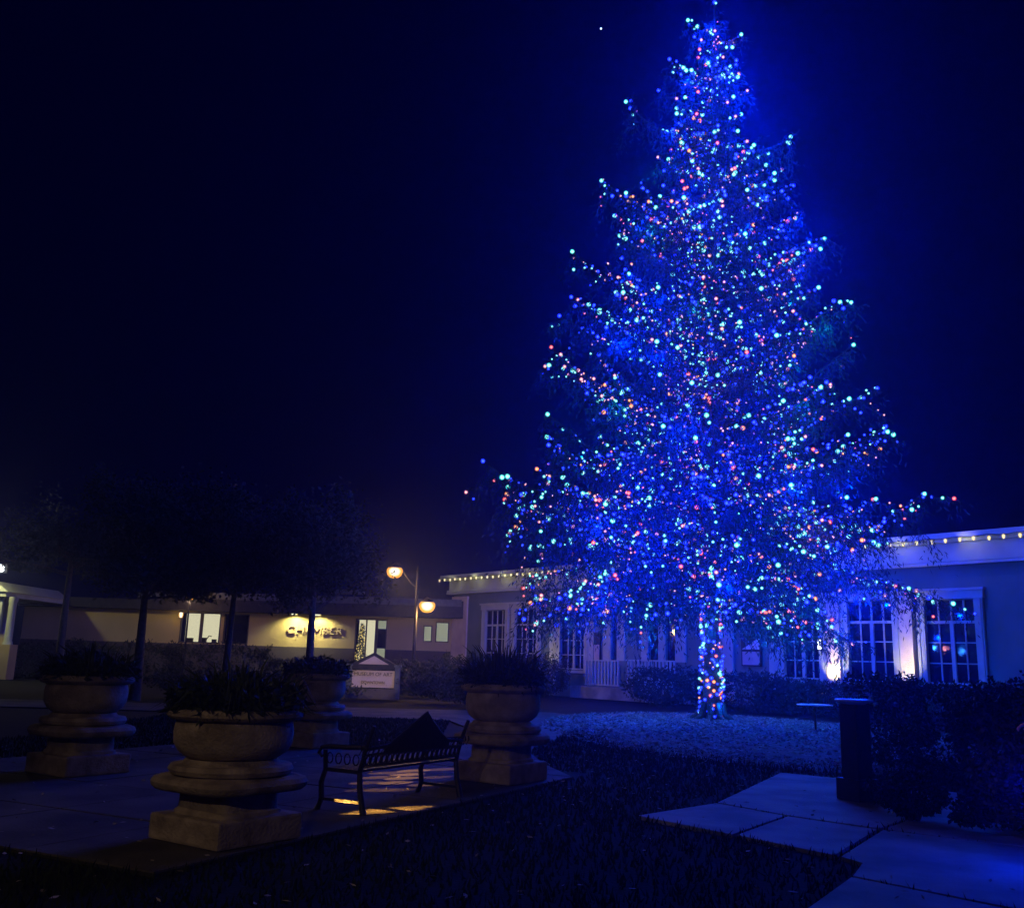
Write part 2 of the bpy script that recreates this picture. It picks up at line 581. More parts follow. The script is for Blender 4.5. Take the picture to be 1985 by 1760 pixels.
# ------------------------------------------------------------------ iron bench
def bench():
    ang = math.atan2(0.86, 0.51)
    # local x runs along the bench, local +y towards the patio (front)
    t = thing('iron_bench', 'ornate black iron bench seen from behind, with pointed arched backrest', 'bench', (-1.23, 11.50, 0), ang)
    L = .92
    for sx in (-1, 1):
        b = MB()
        b.tube([(sx * L, -0.30, 0.0), (sx * L, -0.24, .22), (sx * L, -0.22, .42), (sx * L, -0.27, .62), (sx * L, -0.38, .90)], .035, .022, 8)
        b.build('leg', M['iron'], t, True)
        b = MB()
        b.tube([(sx * L, 0.34, 0.0), (sx * L, 0.28, .12), (sx * L, 0.30, .28), (sx * L, 0.25, .42), (sx * L, 0.27, .62)], .035, .024, 8)
        b.build('leg', M['iron'], t, True)
        b = MB()
        b.tube([(sx * L, -.30, .68), (sx * L, -.05, .66), (sx * L, .20, .66), (sx * L, .33, .64), (sx * L, .36, .58), (sx * L, .31, .55)], .028, .02, 8)
        b.build('armrest', M['iron'], t, True)
        b = MB()
        for k in range(4):
            a = [(sx * L, -.16 + .12 * k + .04 * math.cos(u), .54 + .055 * math.sin(u)) for u in np.linspace(0, 2 * math.pi, 11)]
            b.tube(a, .008, None, 5)
        b.box(sx * L - .014, sx * L + .014, -.24, .27, .40, .44)
        b.build('side_scroll', M['iron'], t)
        MB().box(sx * L - .012, sx * L + .012, -.26, .30, .10, .13).build('side_brace', M['iron'], t)
    b = MB()
    for k in range(9):
        y = -.20 + k * .055
        b.box(-L + .02, L - .02, y, y + .036, .415, .437)
    b.build('seat', M['iron'], t, bevel=0.004)

    # backrest leaning back: local coords (x, h) -> y
    def bk(x, z):
        return (x, -0.24 - (z - .45) * .30, z)
    b = MB()
    top = []
    for k in range(41):
        x = -L + 2 * L * k / 40
        u = (x + 0.0) / L
        z = .66 + .05 * (1 - abs(u)) + .30 * max(0, 1 - abs(u) / .62) ** 1.15
        top.append((x, z))
    b.tube([bk(x, z) for x, z in top], .022, None, 8)
    b.tube([bk(x, .60) for x in np.linspace(-L, L, 5)], .016, None, 6)
    b.tube([bk(x, .48) for x in np.linspace(-L, L, 5)], .016, None, 6)
    b.build('backrest_rail', M['iron'], t, True)
    b = MB()
    # solid cast crest
    pts = [p for p in top if abs(p[0]) < .62]
    n = len(pts)
    vs = [bk(x, z) for x, z in pts] + [bk(x, .60) for x, z in pts]
    vs2 = [(x, y - .018, z) for x, y, z in vs]
    fs = [(i, i + 1, n + i + 1, n + i) for i in range(n - 1)]
    b.add(vs + vs2, fs + [tuple(2 * n + q for q in f[::-1]) for f in fs] + [(i, 2 * n + i, 2 * n + i + 1, i + 1) for i in range(n - 1)] + [(n + i, n + i + 1, 3 * n + i + 1, 3 * n + i) for i in range(n - 1)])
    b.tube([bk(0, .93), bk(0, 1.02)], .03, .012, 8)
    b.build('crest', M['iron'], t)
    b = MB()
    for k in range(19):
        x = -L + .06 + k * (2 * L - .12) / 18
        a = [bk(x + .036 * math.cos(u), .54 + .048 * math.sin(u)) for u in np.linspace(0, 2 * math.pi, 11)]
        b.tube(a, .010, None, 5)
        b.tube([bk(x + .057, .48), bk(x + .057, .66)], .009, None, 5)
    for k in range(12):
        x = .66 + (k % 6) * .075
        x = x if k < 6 else -x
        b.tube([bk(x, .60), bk(x + .03, .66), bk(x, .70)], .012, None, 5)
    b.build('lattice', M['iron'], t)


bench()


# ------------------------------------------------------------------ unseen lamp post added at the left to light the patio
def added_lamp():
    base = np.array([-12.0, 3.5])
    t = thing('street_lamp', 'unseen lamp post added left of the view to light the stone planters', 'street lamp', (base[0], base[1], 0))
    b = MB()
    b.lathe([(.16, 0), (.16, .1), (.1, .18), (.07, .6), (.05, 7.6), (.07, 7.8), (.04, 7.9)], 16)
    b.build('pole', M['iron'], t, True)
    MB().lathe([(.12, 7.9), (.24, 8.35), (.22, 8.38)], 16).build('lamp_glass', M['lamp_glass'], t, True)
    MB().lathe([(.27, 8.38), (.2, 8.5), (.03, 8.7)], 16).build('cap', M['iron'], t, True)

    b = MB()
    b.box(.08, .28, 0, .2, 2.62, 2.86)  # unseen head added to carry the streak beams
    b.build('added_flood_head', M['iron'], t)

    def rel(x, y, z=0):
        return (x - base[0], y - base[1], z)
    light('added_beam', 'SPOT', (0.1, 0.1, 7.8), 230, (1, .66, .38), t, .15, R_(44), .9, rel(-1.9, 10.8, .6))
    for x, y, w, e in [(-1.45 + .44 * q, 10.47 + .98 * q, .30, 90000) for q in (.38, .58)]:  # narrow beams added to draw the streak of light under the bench
        light('added_beam', 'SPOT', (.30, .10, 2.75), e, (1, .48, .09), t, .004, R_(w), .35, rel(x, y))
    beams = [(-1.42 + .10 * q, 13.3 + 1.5 * q, .62, 60000) for q in (0, .33, .66, 1)]  # more added beams, shaping bars of light beyond the bench
    beams += [(-1.78 + .10 * q, 13.2 + 1.2 * q, .6, 22000) for q in (0, .5, 1)]
    beams += [(-1.0 + .08 * q, 13.2 + 1.9 * q, .6, 20000) for q in (0, .45, 1)]
    beams += [(-1.75, 12.5, .45, 9000), (-1.5, 12.55, .5, 9000), (-1.3, 12.6, .4, 8000)]
    for x, y, w, e in beams:
        light('added_beam', 'SPOT', (.25, .15, 7.8), e, (1, .48, .12), t, .01, R_(w), .2, rel(x, y))


added_lamp()

t = thing('street_lamp', 'unseen lamp post added behind the viewer to light the planter fronts', 'street lamp', (-3.5, -5, 0))
b = MB()  # unseen post, a stand-in source for the warm frontal light
b.lathe([(.16, 0), (.16, .1), (.1, .18), (.07, .6), (.05, 5.6), (.07, 5.8), (.04, 5.9)], 16)
b.build('pole', M['iron'], t, True)
MB().lathe([(.12, 5.9), (.24, 6.35), (.22, 6.38)], 16).build('lamp_glass', M['lamp_glass'], t, True)
MB().lathe([(.27, 6.38), (.2, 6.5), (.03, 6.7)], 16).build('cap', M['iron'], t, True)
light('lamp_light', 'SPOT', (.2, .4, 5.8), 400, (1, .72, .44), t, .1, R_(34), .9, (1.3, 16.0, .8))
light('lamp_light', 'SPOT', (.1, .4, 5.8), 5200, (1, .60, .46), t, .1, R_(9), .8, (2.6, 60, 3.6))  # spot added to brighten the museum front
light('lamp_light', 'SPOT', (.1, .4, 5.8), 34000, (1, .68, .46), t, .1, R_(3.6), .6, (-1.9, 45, .95))  # tight spot added for the sign board alone
light('lamp_light', 'SPOT', (.2, .4, 5.8), 700, (1, .50, .40), t, .1, R_(5), .6, (7.95, 13.4, 1.25))  # spot added to warm the held-out hand


# ------------------------------------------------------------------ far street lamps
def lantern(t, x, z, r=.38, e=330, y=0):  # glass oversized so its amber rim imitates the lamp halo
    b = MB()
    b.lathe([(r * .2, -r * .78), (r * .55, -r * .68), (r * .85, -r * .4), (r, 0), (r * .97, r * .3), (r * .8, r * .5)], 20, c=(x, y, z))
    b.build('lamp_glass', M['lamp_glass'], t, True)
    b = MB()
    b.lathe([(r * .86, r * .48), (r * .8, r * .62), (r * .4, r * .85), (.03, r * 1.1)], 16, c=(x, y, z))
    b.build('cap', M['iron'], t, True)
    light('lamp_light', 'POINT', (x, y, z - r - .06), e, (1, .55, .15), t, .10)


t = thing('street_lamp', 'dark lamp post with two glowing amber lanterns on its arms', 'street lamp', (-4.25, 45, 0))
b = MB()
b.lathe([(.2, 0), (.2, .15), (.12, .3), (.09, 1.0), (.065, 4.5), (.05, 5.6), (.07, 5.65), (.02, 5.95)], 16)
b.build('pole', M['bronze'], t, True)
b = MB()
b.tube([(0, 0, 4.9), (-.3, 0, 5.1), (-.6, 0, 5.5), (-.85, 0, 5.98), (-1.05, 0, 6.05), (-1.09, 0, 5.98)], .03, .02, 8)
b.build('arm', M['bronze'], t, True)
b = MB()
b.tube([(0, 0, 4.0), (.2, 0, 4.1), (.35, 0, 4.42), (.48, 0, 4.50), (.51, 0, 4.44)], .03, .02, 8)
b.build('arm', M['bronze'], t, True)
lantern(t, -1.09, 5.60)
lantern(t, .51, 4.05)

t = thing('street_lamp', 'small distant amber lantern on a pole above the lit window at left', 'street lamp', (-18.1, 55, 0))
b = MB()
b.lathe([(.14, 0), (.1, .3), (.06, 1), (.045, 4.35)], 12)
b.build('pole', M['bronze'], t, True)
lantern(t, 0, 4.75, .26, 90)

# ------------------------------------------------------------------ museum sign
t = thing('monument_sign', 'gabled museum sign board between two posts on the lawn', 'sign', (-5.38, 40, 0), 0)
for sx in (-1, 1):
    b = MB()
    b.box(sx * .98 - .10, sx * .98 + .10, -.12, .12, 0, 1.28)
    b.box(sx * .98 - .14, sx * .98 + .14, -.16, .16, 1.28, 1.36)
    b.build('post', M['fascia'], t)
b = MB()
b.box(-.86, .86, -.05, .05, .45, 1.12)
b.build('panel', M['sign_board'], t)
b = MB()
b.box(-.98, .98, -.11, .11, 1.16, 1.30)
b.xprism([(-1.05, 1.30), (1.05, 1.30), (0, 1.84)], -.10, .10)
b.build('gable', M['roof'], t)
b = MB()
b.xprism([(-.62, 1.37), (.62, 1.37), (0, 1.70)], -.13, -.102)
b.build('gable_panel', M['sign_board'], t)
b = MB()
b.box(-.95, .95, -.16, .16, 0, .40)
b.build('base', M['base_brown'], t)
text_mesh('lettering', 'MUSEUM OF ART', .20, .02, M['ink'], t, (0, -.065, .97), 1.55)
text_mesh('lettering', 'DOWNTOWN', .17, .02, M['ink'], t, (0, -.065, .64), .95)

# ------------------------------------------------------------------ tan building on the left
t = thing('tan_building', 'low tan building with lit windows and dark wainscot, far left', 'building', (0, 58, 0))
# openings x0,x1,z0,z1
OPEN = [(-19.5, -17.1, 2.2, 3.98, 'A'), (-16.9, -15.4, 2.2, 3.95, 'B'), (-9.05, -7.15, 0.9, 3.9, 'D'), (-4.98, -4.45, 2.66, 3.62, 'C'), (-4.25, -3.45, 2.66, 3.85, 'C')]
b = MB()
cur = -28.9
for x0, x1, z0, z1, k in OPEN:
    b.box(cur, x0, 0, .3, 2.14, 4.4)
    b.box(x0, x1, 0, .3, z1, 4.4)
    if z0 > 2.14:
        b.box(x0, x1, 0, .3, 2.14, z0)
    cur = x1
b.box(cur, -2.9, 0, .3, 2.14, 4.4)
b.build('wall', M['tan'], t)
b = MB()
b.box(-28.9, -9.05, -.06, .3, 0, 2.14)
b.box(-7.15, -2.9, -.06, .3, 0, 2.14)
b.build('wainscot', M['base_brown'], t)
b = MB()
b.box(-29.2, -21.8, -1.2, 12, 4.05, 4.62)
b.box(-21.8, -2.6, -1.2, 12, 4.05, 5.05)
b.build('roof', M['roof'], t)
b = MB()
b.box(-21.7, -2.7, -1.26, -1.2, 4.72, 5.12)
b.build('fascia', M['fascia'], t)
for x0, x1, z0, z1, k in OPEN:
    f = MB()
    w = .06
    f.box(x0, x0 + w, -.03, .12, z0, z1).box(x1 - w, x1, -.03, .12, z0, z1).box(x0 + w, x1 - w, -.03, .12, z1 - w, z1).box(x0 + w, x1 - w, -.03, .12, z0, z0 + w)
    if k == 'A':
        f.box(-18.33, -18.16, -.03, .12, z0 + w, z1 - w)
    if k == 'D':
        f.box(-8.42, -8.35, -.03, .12, z0 + w, z1 - w).box(-7.86, -7.70, -.03, .12, z0 + w, z1 - w)
    fr = f.build('door' if k == 'D' else 'window', M['base_brown'], t)
    p = MB()
    if k == 'D':
        p.box(-9.0, -7.80, 1.2, 1.25, z0, z1)
        p.build('lit_interior', M['lit_room'], fr)
        MB().box(-7.75, -7.2, .18, .2, 3.35, z1 - .08).build('lit_interior', M['lit_room_dim'], fr)
        MB().box(-7.75, -7.2, .18, .2, 1.5, 2.2).build('lit_interior', M['lit_room_dim'], fr)
        p = MB().box(-7.80, -7.15, .2, .24, z0, z1)
        p.build('dark_pane', M['glass'], fr)
    elif k == 'B':
        MB().box(x0, x1, .2, .24, z0, z1).build('dark_pane', M['glass'], fr)
    elif k == 'A':
        MB().box(x0 + .05, x1 - .05, .9, .95, z0, z1).build('lit_interior', M['lit_room'], fr)
    else:
        MB().box(x0 + .05, x1 - .05, .14, .16, z0, z1).build('blind', M['lit_room_dim'], fr)
b = MB()
b.box(-10.7, -8.7, -.9, .6, 5.35, 5.55)
b.box(-10.4, -10.3, -.5, -.4, 5.05, 5.35)
b.box(-9.2, -9.1, -.5, -.4, 5.05, 5.35)
b.build('roof_vent', M['fascia'], t)
text_mesh('lettering', 'CHAMBER', .62, .10, M['gold'], t, (-11.45, -.075, 3.12), 3.3)
MB().box(-12.75, -12.45, -.75, -.45, 3.98, 4.05).build('soffit_light', M['b_warm'], t)
MB().box(-11.35, -11.05, -.75, -.45, 3.98, 4.05).build('soffit_light', M['b_warm'], t)
light('wall_light', 'SPOT', (-12.6, -.62, 3.97), 430, (1, .85, .42), t, .05, R_(150), .5, (-12.6, -.1, 2.0))
light('wall_light', 'SPOT', (-11.2, -.62, 3.97), 330, (1, .85, .42), t, .05, R_(150), .5, (-11.2, -.1, 2.0))
# silhouettes inside the window
t2 = thing('desk_clutter', 'dark desk things standing in the lit window', 'office things', (-18.2, 58.6, 2.15))
b = MB()
b.box(-1.2, 1.15, -.1, .2, 0, .12)
b.box(-1.0, -.65, -.1, .1, .12, .34)
b.box(-.2, .15, -.1, .1, .12, .38)
b.box(.5, .75, -.1, .1, .12, .3)
b.tube([(.1, 0, .2), (.3, 0, .5), (.45, 0, .46)], .03, None, 6)
b.build('clutter', M['ink'], t2)

# golden christmas tree inside the doorway
t2 = thing('small_christmas_tree', 'small golden lit tree inside the glass doorway', 'christmas tree', (-8.72, 58.55, 0.9))
n = 1500
hh = rng.uniform(0, 1, n)
rr = (1 - hh) * .38 + .05
a = rng.uniform(0, 2 * np.pi, n)
rad = rr * np.sqrt(rng.uniform(.2, 1, n))
P = np.stack([rad * np.cos(a), rad * np.sin(a), .15 + hh * 2.5], 1)
build_np('foliage', leaves(P, .16, .05), 4, M['leaf'], t2)
b = MB()
b.tube([(0, 0, 0), (0, 0, 2.5)], .04, .01, 6)
b.build('trunk', M['bark'], t2)
b = MB()
for k in range(110):
    h = random.random()
    a = random.uniform(-math.pi, 0.3)
    r0 = (1 - h) * .42 + .05
    b.lathe([(.001, -.035), (.035, 0), (.001, .035)], 5, c=(r0 * math.cos(a), r0 * math.sin(a), .15 + h * 2.5))
kind(b.build('bulbs', M['b_warm'], t2), 'stuff')

t2 = thing('wall_lantern', 'small glowing lantern fixed beside the lit window corner', 'wall lamp', (-19.42, 57.7, 3.80))
b = MB()
b.lathe([(.09, -.16), (.14, 0), (.12, .14)], 10)
b.build('lamp_glass', M['lamp_glass'], t2, True)
b = MB()
b.lathe([(.16, .14), (.1, .22), (.02, .3)], 10)
b.box(-.03, .03, 0, .3, .2, .26)
b.build('bracket', M['iron'], t2)
light('lamp_light', 'POINT', (0, -.25, 0), 5, (1, .6, .2), t2, .06)

# ------------------------------------------------------------------ lit portico at the left edge
t = thing('portico', 'cream portico corner with white column, brightly lit at the left edge', 'building', (-26.75, 50, 0))
b = MB()
b.box(-6, .78, 0, 7, 4.18, 4.42)
b.xprism([(-6, 4.42), (.95, 4.42), (.2, 4.95), (-6, 5.05)], -.15, 7)
b.build('roof', M['trim'], t)
b = MB()
b.lathe([(.26, 1.75), (.24, 1.85), (.20, 1.95), (.19, 3.9), (.24, 3.98), (.26, 4.18)], 20, c=(1.0, .4, 0))
b.build('column', M['trim'], t, True)
b = MB()
b.box(.36, .50, .3, .5, 1.9, 4.18)
b.build('column', M['trim'], t)
b = MB()
b.box(.1, 1.3, .1, .9, 0, 1.75)
b.build('pier', M['tan'], t)
b = MB()
b.box(-6, .2, 2.2, 2.4, 0, 4.18)
b.build('wall', M['tan'], t)
MB().box(-.10, .12, 2.12, 2.2, 2.2, 3.1).build('window', M['blue_lamp'], t)
light('portico_light', 'POINT', (-.1, -1.6, 5.6), 380, (1, .88, .42), t, .1)
t = thing('floodlight', 'white floodlight glaring above the cream portico', 'floodlight', (-26.0, 48.8, 0))
b = MB()
b.tube([(0, .3, 0), (0, .3, 5.5)], .06, .05, 8)
b.build('pole', M['iron'], t)
b = MB()
b.lathe([(.2, -.16), (.3, 0), (.2, .18)], 14, c=(.1, 0, 5.52))
b.build('lamp_glass', M['flood'], t, True)
b = MB()
b.box(-.25, .4, .26, .34, 5.3, 5.75)
b.build('bracket', M['iron'], t)

# ------------------------------------------------------------------ pale museum building behind the tree
BU = thing('museum_building', 'long pale stucco building with lit cornice behind the decorated tree', 'building', (-3.79, 58.63, 0), math.atan2(-.7735, .634))
LEN = 42.0
WIN = [(4.1, 5.95, 1.35, 4.45), (6.75, 8.6, 1.35, 4.45), (10.45, 12.3, 1.35, 4.3), (14.15, 14.53, 1.1, 4.2), (16.6, 17.2, 1.0, 4.3), (17.66, 18.22, .9, 4.2),
       (24.05, 25.75, 1.3, 4.3), (27.0, 28.9, 1.3, 4.3), (30.12, 32.0, 1.3, 4.25), (35.5, 37.4, 1.3, 4.25)]
b = MB()
cur = .9
for s0, s1_, z0, z1 in WIN:
    b.box(cur, s0, 0, .35, 0, 5.5)
    b.box(s0, s1_, 0, .35, 0, z0)
    b.box(s0, s1_, 0, .35, z1, 5.5)
    cur = s1_
b.box(cur, LEN, 0, .35, 0, 5.5)
b.box(.9, 1.25, .35, 14, 0, 5.5)
b.build('wall', M['stucco'], BU)
b = MB()
b.box(.5, LEN, -.1, 14, 5.5, 6.3)
b.box(.1, LEN, -.5, 14, 6.42, 6.62)
b.box(.28, LEN, -.32, 14, 6.3, 6.42)
b.box(.4, LEN, -.2, 13.9, 5.62, 5.74)
b.box(.42, LEN, -.24, 13.9, 5.50, 5.60)
b.build('cornice', M['trim'], BU)
b = MB()
b.box(.92, 2.35, -.10, 0, 0, 5.2).box(.88, 2.4, -.14, 0, 5.2, 5.34)
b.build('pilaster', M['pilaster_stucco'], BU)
for s0, s1_ in ((9.65, 10.1), (12.55, 12.95), (20.85, 21.5), (23.35, 23.75)):
    MB().box(s0, s1_, -.10, 0, .3, 5.3).build('pilaster', M['trim'], BU)
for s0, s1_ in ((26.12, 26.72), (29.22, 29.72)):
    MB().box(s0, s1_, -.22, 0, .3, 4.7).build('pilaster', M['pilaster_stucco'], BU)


def window(s0, s1_, z0, z1, cols, wide):
    cw = wide
    f = MB()
    # casing
    f.box(s0 - cw, s0 + .03, -.12, .05, z0 - .05, z1 + .05)
    f.box(s1_ - .03, s1_ + cw, -.12, .05, z0 - .05, z1 + .05)
    f.box(s0 - cw - .05, s1_ + cw + .05, -.15, .05, z1 + .05, z1 + .33)
    f.box(s0 - cw - .10, s1_ + cw + .10, -.22, .05, z1 + .33, z1 + .42)
    f.box(s0 - cw - .08, s1_ + cw + .08, -.20, .05, z0 - .17, z0 - .05)
    f.box(s0 - cw + .06, s0 - cw + .12, -.15, -.12, z0 - .05, z1 + .05)
    f.box(s1_ + cw - .12, s1_ + cw - .06, -.15, -.12, z0 - .05, z1 + .05)
    w = f.build('window', M['trim'], BU)
    g = MB()
    zt = z0 + (z1 - z0) * .74
    g.box(s0 + .03, s1_ - .03, .06, .12, zt - .05, zt + .05)
    g.box(s0 + .03, s1_ - .03, .06, .12, z0 - .04, z0 + .06)
    mid = (s0 + s1_) / 2
    g.box(mid - .07, mid + .07, .045, .12, z0 + .06, zt - .05)
    h = zt - z0
    for c in range(1, cols):
        x = s0 + (s1_ - s0) * c / cols
        if abs(x - mid) > .1:
            g.box(x - .022, x + .022, .07, .12, z0 + .06, zt - .05)
        g.box(x - .03, x + .03, .07, .12, zt + .05, z1)
    for k in (1, 2):
        z = z0 + h * k / 3
        for xa, xb in ((s0 + .03, mid - .07), (mid + .07, s1_ - .03)):
            g.box(xa, xb, .08, .12, z - .022, z + .022)
    g.build('muntins', M['trim'], w)
    MB().box(s0, s1_, .13, .16, z0, z1).build('pane', M['glass'], w)


for i, (s0, s1_, z0, z1) in enumerate(WIN):
    if i in (3, 5):
        f = MB()
        f.box(s0, s1_, .10, .14, z0, z1)
        f.build('door_pane', M['glass'], BU)
    elif i == 4:
        f = MB()
        f.box(s0, s1_, .10, .14, z0, z1)
        w = f.build('door_pane', M['glass'], BU)
        MB().box(s0, s1_, .0, .09, 1.84, 1.92).build('rail', M['trim'], w)
    else:
        window(s0, s1_, z0, z1, 4, .28 if i > 5 else .30)
for s0, s1_ in ((13.62, 14.13), (14.55, 15.07), (16.14, 16.58), (17.22, 17.64), (18.24, 18.86)):
    f = MB()
    f.box(s0, s1_, -.08, -.003, 1.84, 4.3)
    sh = f.build('shutter', M['trim'], BU)
    k = MB()
    for q in range(14):
        k.box(s0 + .07, s1_ - .07, -.10, -.082, 1.95 + q * .165, 1.95 + q * .165 + .09)
    k.build('louvres', M['trim'], sh)
b = MB()
b.box(21.95, 22.95, -.10, -.003, 1.75, 3.0)
nb_ = b.build('notice_board', M['ink'], BU)
MB().box(22.02, 22.88, -.12, -.103, 1.80, 2.35).build('poster', M['sign_board'], nb_)
MB().xprism([(22.0, 2.45), (22.9, 2.45), (22.9, 2.95), (22.3, 2.6)], -.12, -.103).build('poster', M['table'], nb_)
b = MB()
b.box(12.98, 13.42, -.10, -.003, 1.75, 3.2)
nb_ = b.build('notice_board', M['ink'], BU)
MB().box(13.02, 13.38, -.12, -.103, 1.85, 2.6).build('poster', M['sign_board'], nb_)

# porch railing
b = MB()
rl = thing('porch_railing', 'white porch railing with thin balusters in front of the shuttered entrance', 'railing', BU.location, BU.rotation_euler.z)
b.box(13.3, 15.6, -1.02, -.96, 1.80, 1.86).box(13.3, 15.6, -1.02, -.96, .66, .72)
b.box(16.0, 19.0, -1.02, -.96, 1.84, 1.90).box(16.0, 19.0, -1.02, -.96, .70, .76)
b.build('handrail', M['trim'], rl)
x = 13.35
while x < 19.0:
    if not 15.6 < x < 16.0:
        z0_, z1_ = (.72, 1.80) if x < 15.7 else (.76, 1.84)
        MB().box(x, x + .075, -1.03, -.95, z0_ - .06, z1_).build('baluster', M['trim'], rl)
    x += .215
b = MB()
b.box(12.9, 19.4, -1.6, 0, .05, .60)
b.build('porch_deck', M['concrete'], rl)

# wall sconce
t = thing('wall_sconce', 'small bright white wall sconce left of the lit pilaster', 'wall lamp', BU.location, BU.rotation_euler.z)
b = MB()
b.box(25.80, 25.92, -.30, -.22, 2.48, 2.85)
b.build('lamp_glass', M['flood'], t)
MB().box(25.78, 25.94, -.22, -.12, 2.44, 2.89).build('bracket', M['iron'], t)

# uplights
for s_, e, lb_ in ((26.42, 900, 'warm uplight at the foot of the left lit pilaster'), (29.47, 650, 'warm uplight in leaves at the foot of the right lit pilaster'),
                   (9.85, 60, 'dim uplight at the foot of the slim pilaster by the left windows')):
    t = thing('uplight', lb_, 'uplight', BU.location, BU.rotation_euler.z, 'uplights along the museum wall')
    b = MB()
    b.tube([(s_, -.95, 0), (s_, -.95, .62)], .02, None, 6)
    b.build('stake', M['iron'], t)
    b = MB()
    b.lathe([(.05, .6), (.09, .64), (.10, .78), (.09, .79)], 14, c=(s_, -.95, 0))
    b.build('housing', M['iron'], t, True)
    b = MB()
    b.lathe([(.085, .795), (.085, .805)], 14, c=(s_, -.95, 0))
    b.build('lamp_glass', M['b_warm'], t)
    light('beam', 'SPOT', (s_, -.93, .86), e, (1, .78, .24), t, .04, R_(66), .9, (s_, -.2, 2.2))

# cornice string lights
t = thing('cornice_string_lights', 'warm white bulbs strung along the museum cornice', 'string lights', BU.location, BU.rotation_euler.z)
b = MB()
b.tube([(s_, -.53 - 0.0, 6.42 - .03 * math.sin(s_ * 5.7)) for s_ in np.arange(.1, 40, .3)], .01, None, 4)
b.build('wire', M['wire'], t)
bulb_me = None
s_ = .12
k = 0
while s_ < 36:
    sway = random.uniform(-.03, .03)
    if bulb_me is None:
        b = MB()
        b.lathe([(.02, .06), (.055, .03), (.06, -.02), (.04, -.08), (.005, -.11)], 8)
        o = b.build('bulb', M['b_warm'], t, True)
        bulb_me = o.data
    else:
        o = bpy.data.objects.new('bulb', bulb_me)
        COL.objects.link(o)
        o.parent = t
    o.location = (s_ + sway, -.56, 6.34 + random.uniform(-.02, .02))
    s_ += .52
for s_ in (1.2, 3.5, 6, 8.5, 27, 29.5, 32, 34.5):
    light('string_fill', 'POINT', (s_, -.66, 6.30), 4, (1, .85, .45), t, .03)

# ------------------------------------------------------------------ hedges and shrubs
def bush(name, label, cat, loc, rz, sx, sy, sz, n, L=.09, W=.05, boxy=False, seed=1, group=None, z0=0.05, m='leaf'):
    t = thing(name, label, cat, (loc[0], loc[1], 0), rz, group)
    r2 = np.random.default_rng(seed)
    if boxy:
        P = r2.uniform(-1, 1, (n, 3))
        ax = r2.integers(0, 3, n)
        sg = np.sign(r2.uniform(-1, 1, n))
        for k in range(3):
            mk = ax == k
            P[mk, k] = sg[mk] * r2.uniform(.82, 1.0, mk.sum())
        P = P / (1 + .10 * np.max(np.abs(P), axis=1) ** 8)[:, None]
        P[:, 2] = (P[:, 2] + 1) / 2
    else:
        P = r2.normal(size=(n, 3))
        P /= np.linalg.norm(P, axis=1)[:, None]
        P *= (r2.uniform(.35, 1, n) ** .4)[:, None]
        P[:, 2] = (P[:, 2] + 1) / 2
    bumpn = 1 + .08 * np.sin(P[:, 0] * 7 * sx / .6 + seed) + .08 * np.sin(P[:, 2] * 9 + P[:, 0] * 5 + seed) + .07 * np.sin(P[:, 1] * 8 + seed * 2)
    P = P * np.array([sx, sy, sz]) * bumpn[:, None]
    P[:, 2] += z0
    build_np('foliage', leaves(P, L, W), 4, M[m], t)
    b = MB()
    for k in range(5):
        x, y = random.uniform(-.5, .5) * sx, random.uniform(-.5, .5) * sy
        b.tube([(x * .3, y * .3, 0), (x * .7, y * .7, sz * .4), (x, y, sz * .8)], .03, .008, 5)
    b.build('stems', M['bark'], t)
    return t


def wall_pt(s, off):
    return (-3.79 + .634 * s - .7735 * off, 58.63 - .7735 * s - .634 * off)


WR = math.atan2(-.7735, .634)
HG = 'clipped hedges and shrubs along the museum wall'
for s_, off, sx, h, lb_ in ((3.6, 3.0, 1.8, 1.5, 'low dark hedge under the first left museum window'),
                            (7.6, 2.6, 1.9, 1.55, 'rounded dark hedge beneath the second museum window'),
                            (11.6, 2.4, 1.9, 2.0, 'tall rounded shrub left of the porch railing'),
                            (20.4, 3.4, 1.9, 1.55, 'rounded dark shrub right behind the lit trunk'),
                            (23.6, 2.4, 1.8, 1.35, 'hedge below the wall poster between trunk and sconce'),
                            (25.4, 1.9, 1.0, 1.12, 'small hedge left of the left uplight'),
                            (27.9, 1.6, 1.3, 1.12, 'hedge under the window between the two lit pilasters'),
                            (31.4, 1.6, 1.7, 1.16, 'hedge under the rightmost museum window'),
                            (35.0, 1.8, 2.0, 1.25, 'hedge at the far right of the museum wall')):
    x, y = wall_pt(s_, off)
    bush('hedge', lb_, 'hedge', (x, y), WR, sx, 1.1, h, 5200, .13, .07, boxy=(h < 1.5), seed=int(s_ * 10), group=HG)
for s_, lb_ in ((26.45, 'leafy sprig in front of the left uplight'), (29.5, 'leafy sprig glowing in front of the right uplight')):
    x, y = wall_pt(s_, 1.0)
    bush('shrub', lb_, 'shrub', (x, y), WR, .42, .25, 1.05, 500, .12, .06, seed=int(s_ * 10), group='leafy sprigs at the uplights')

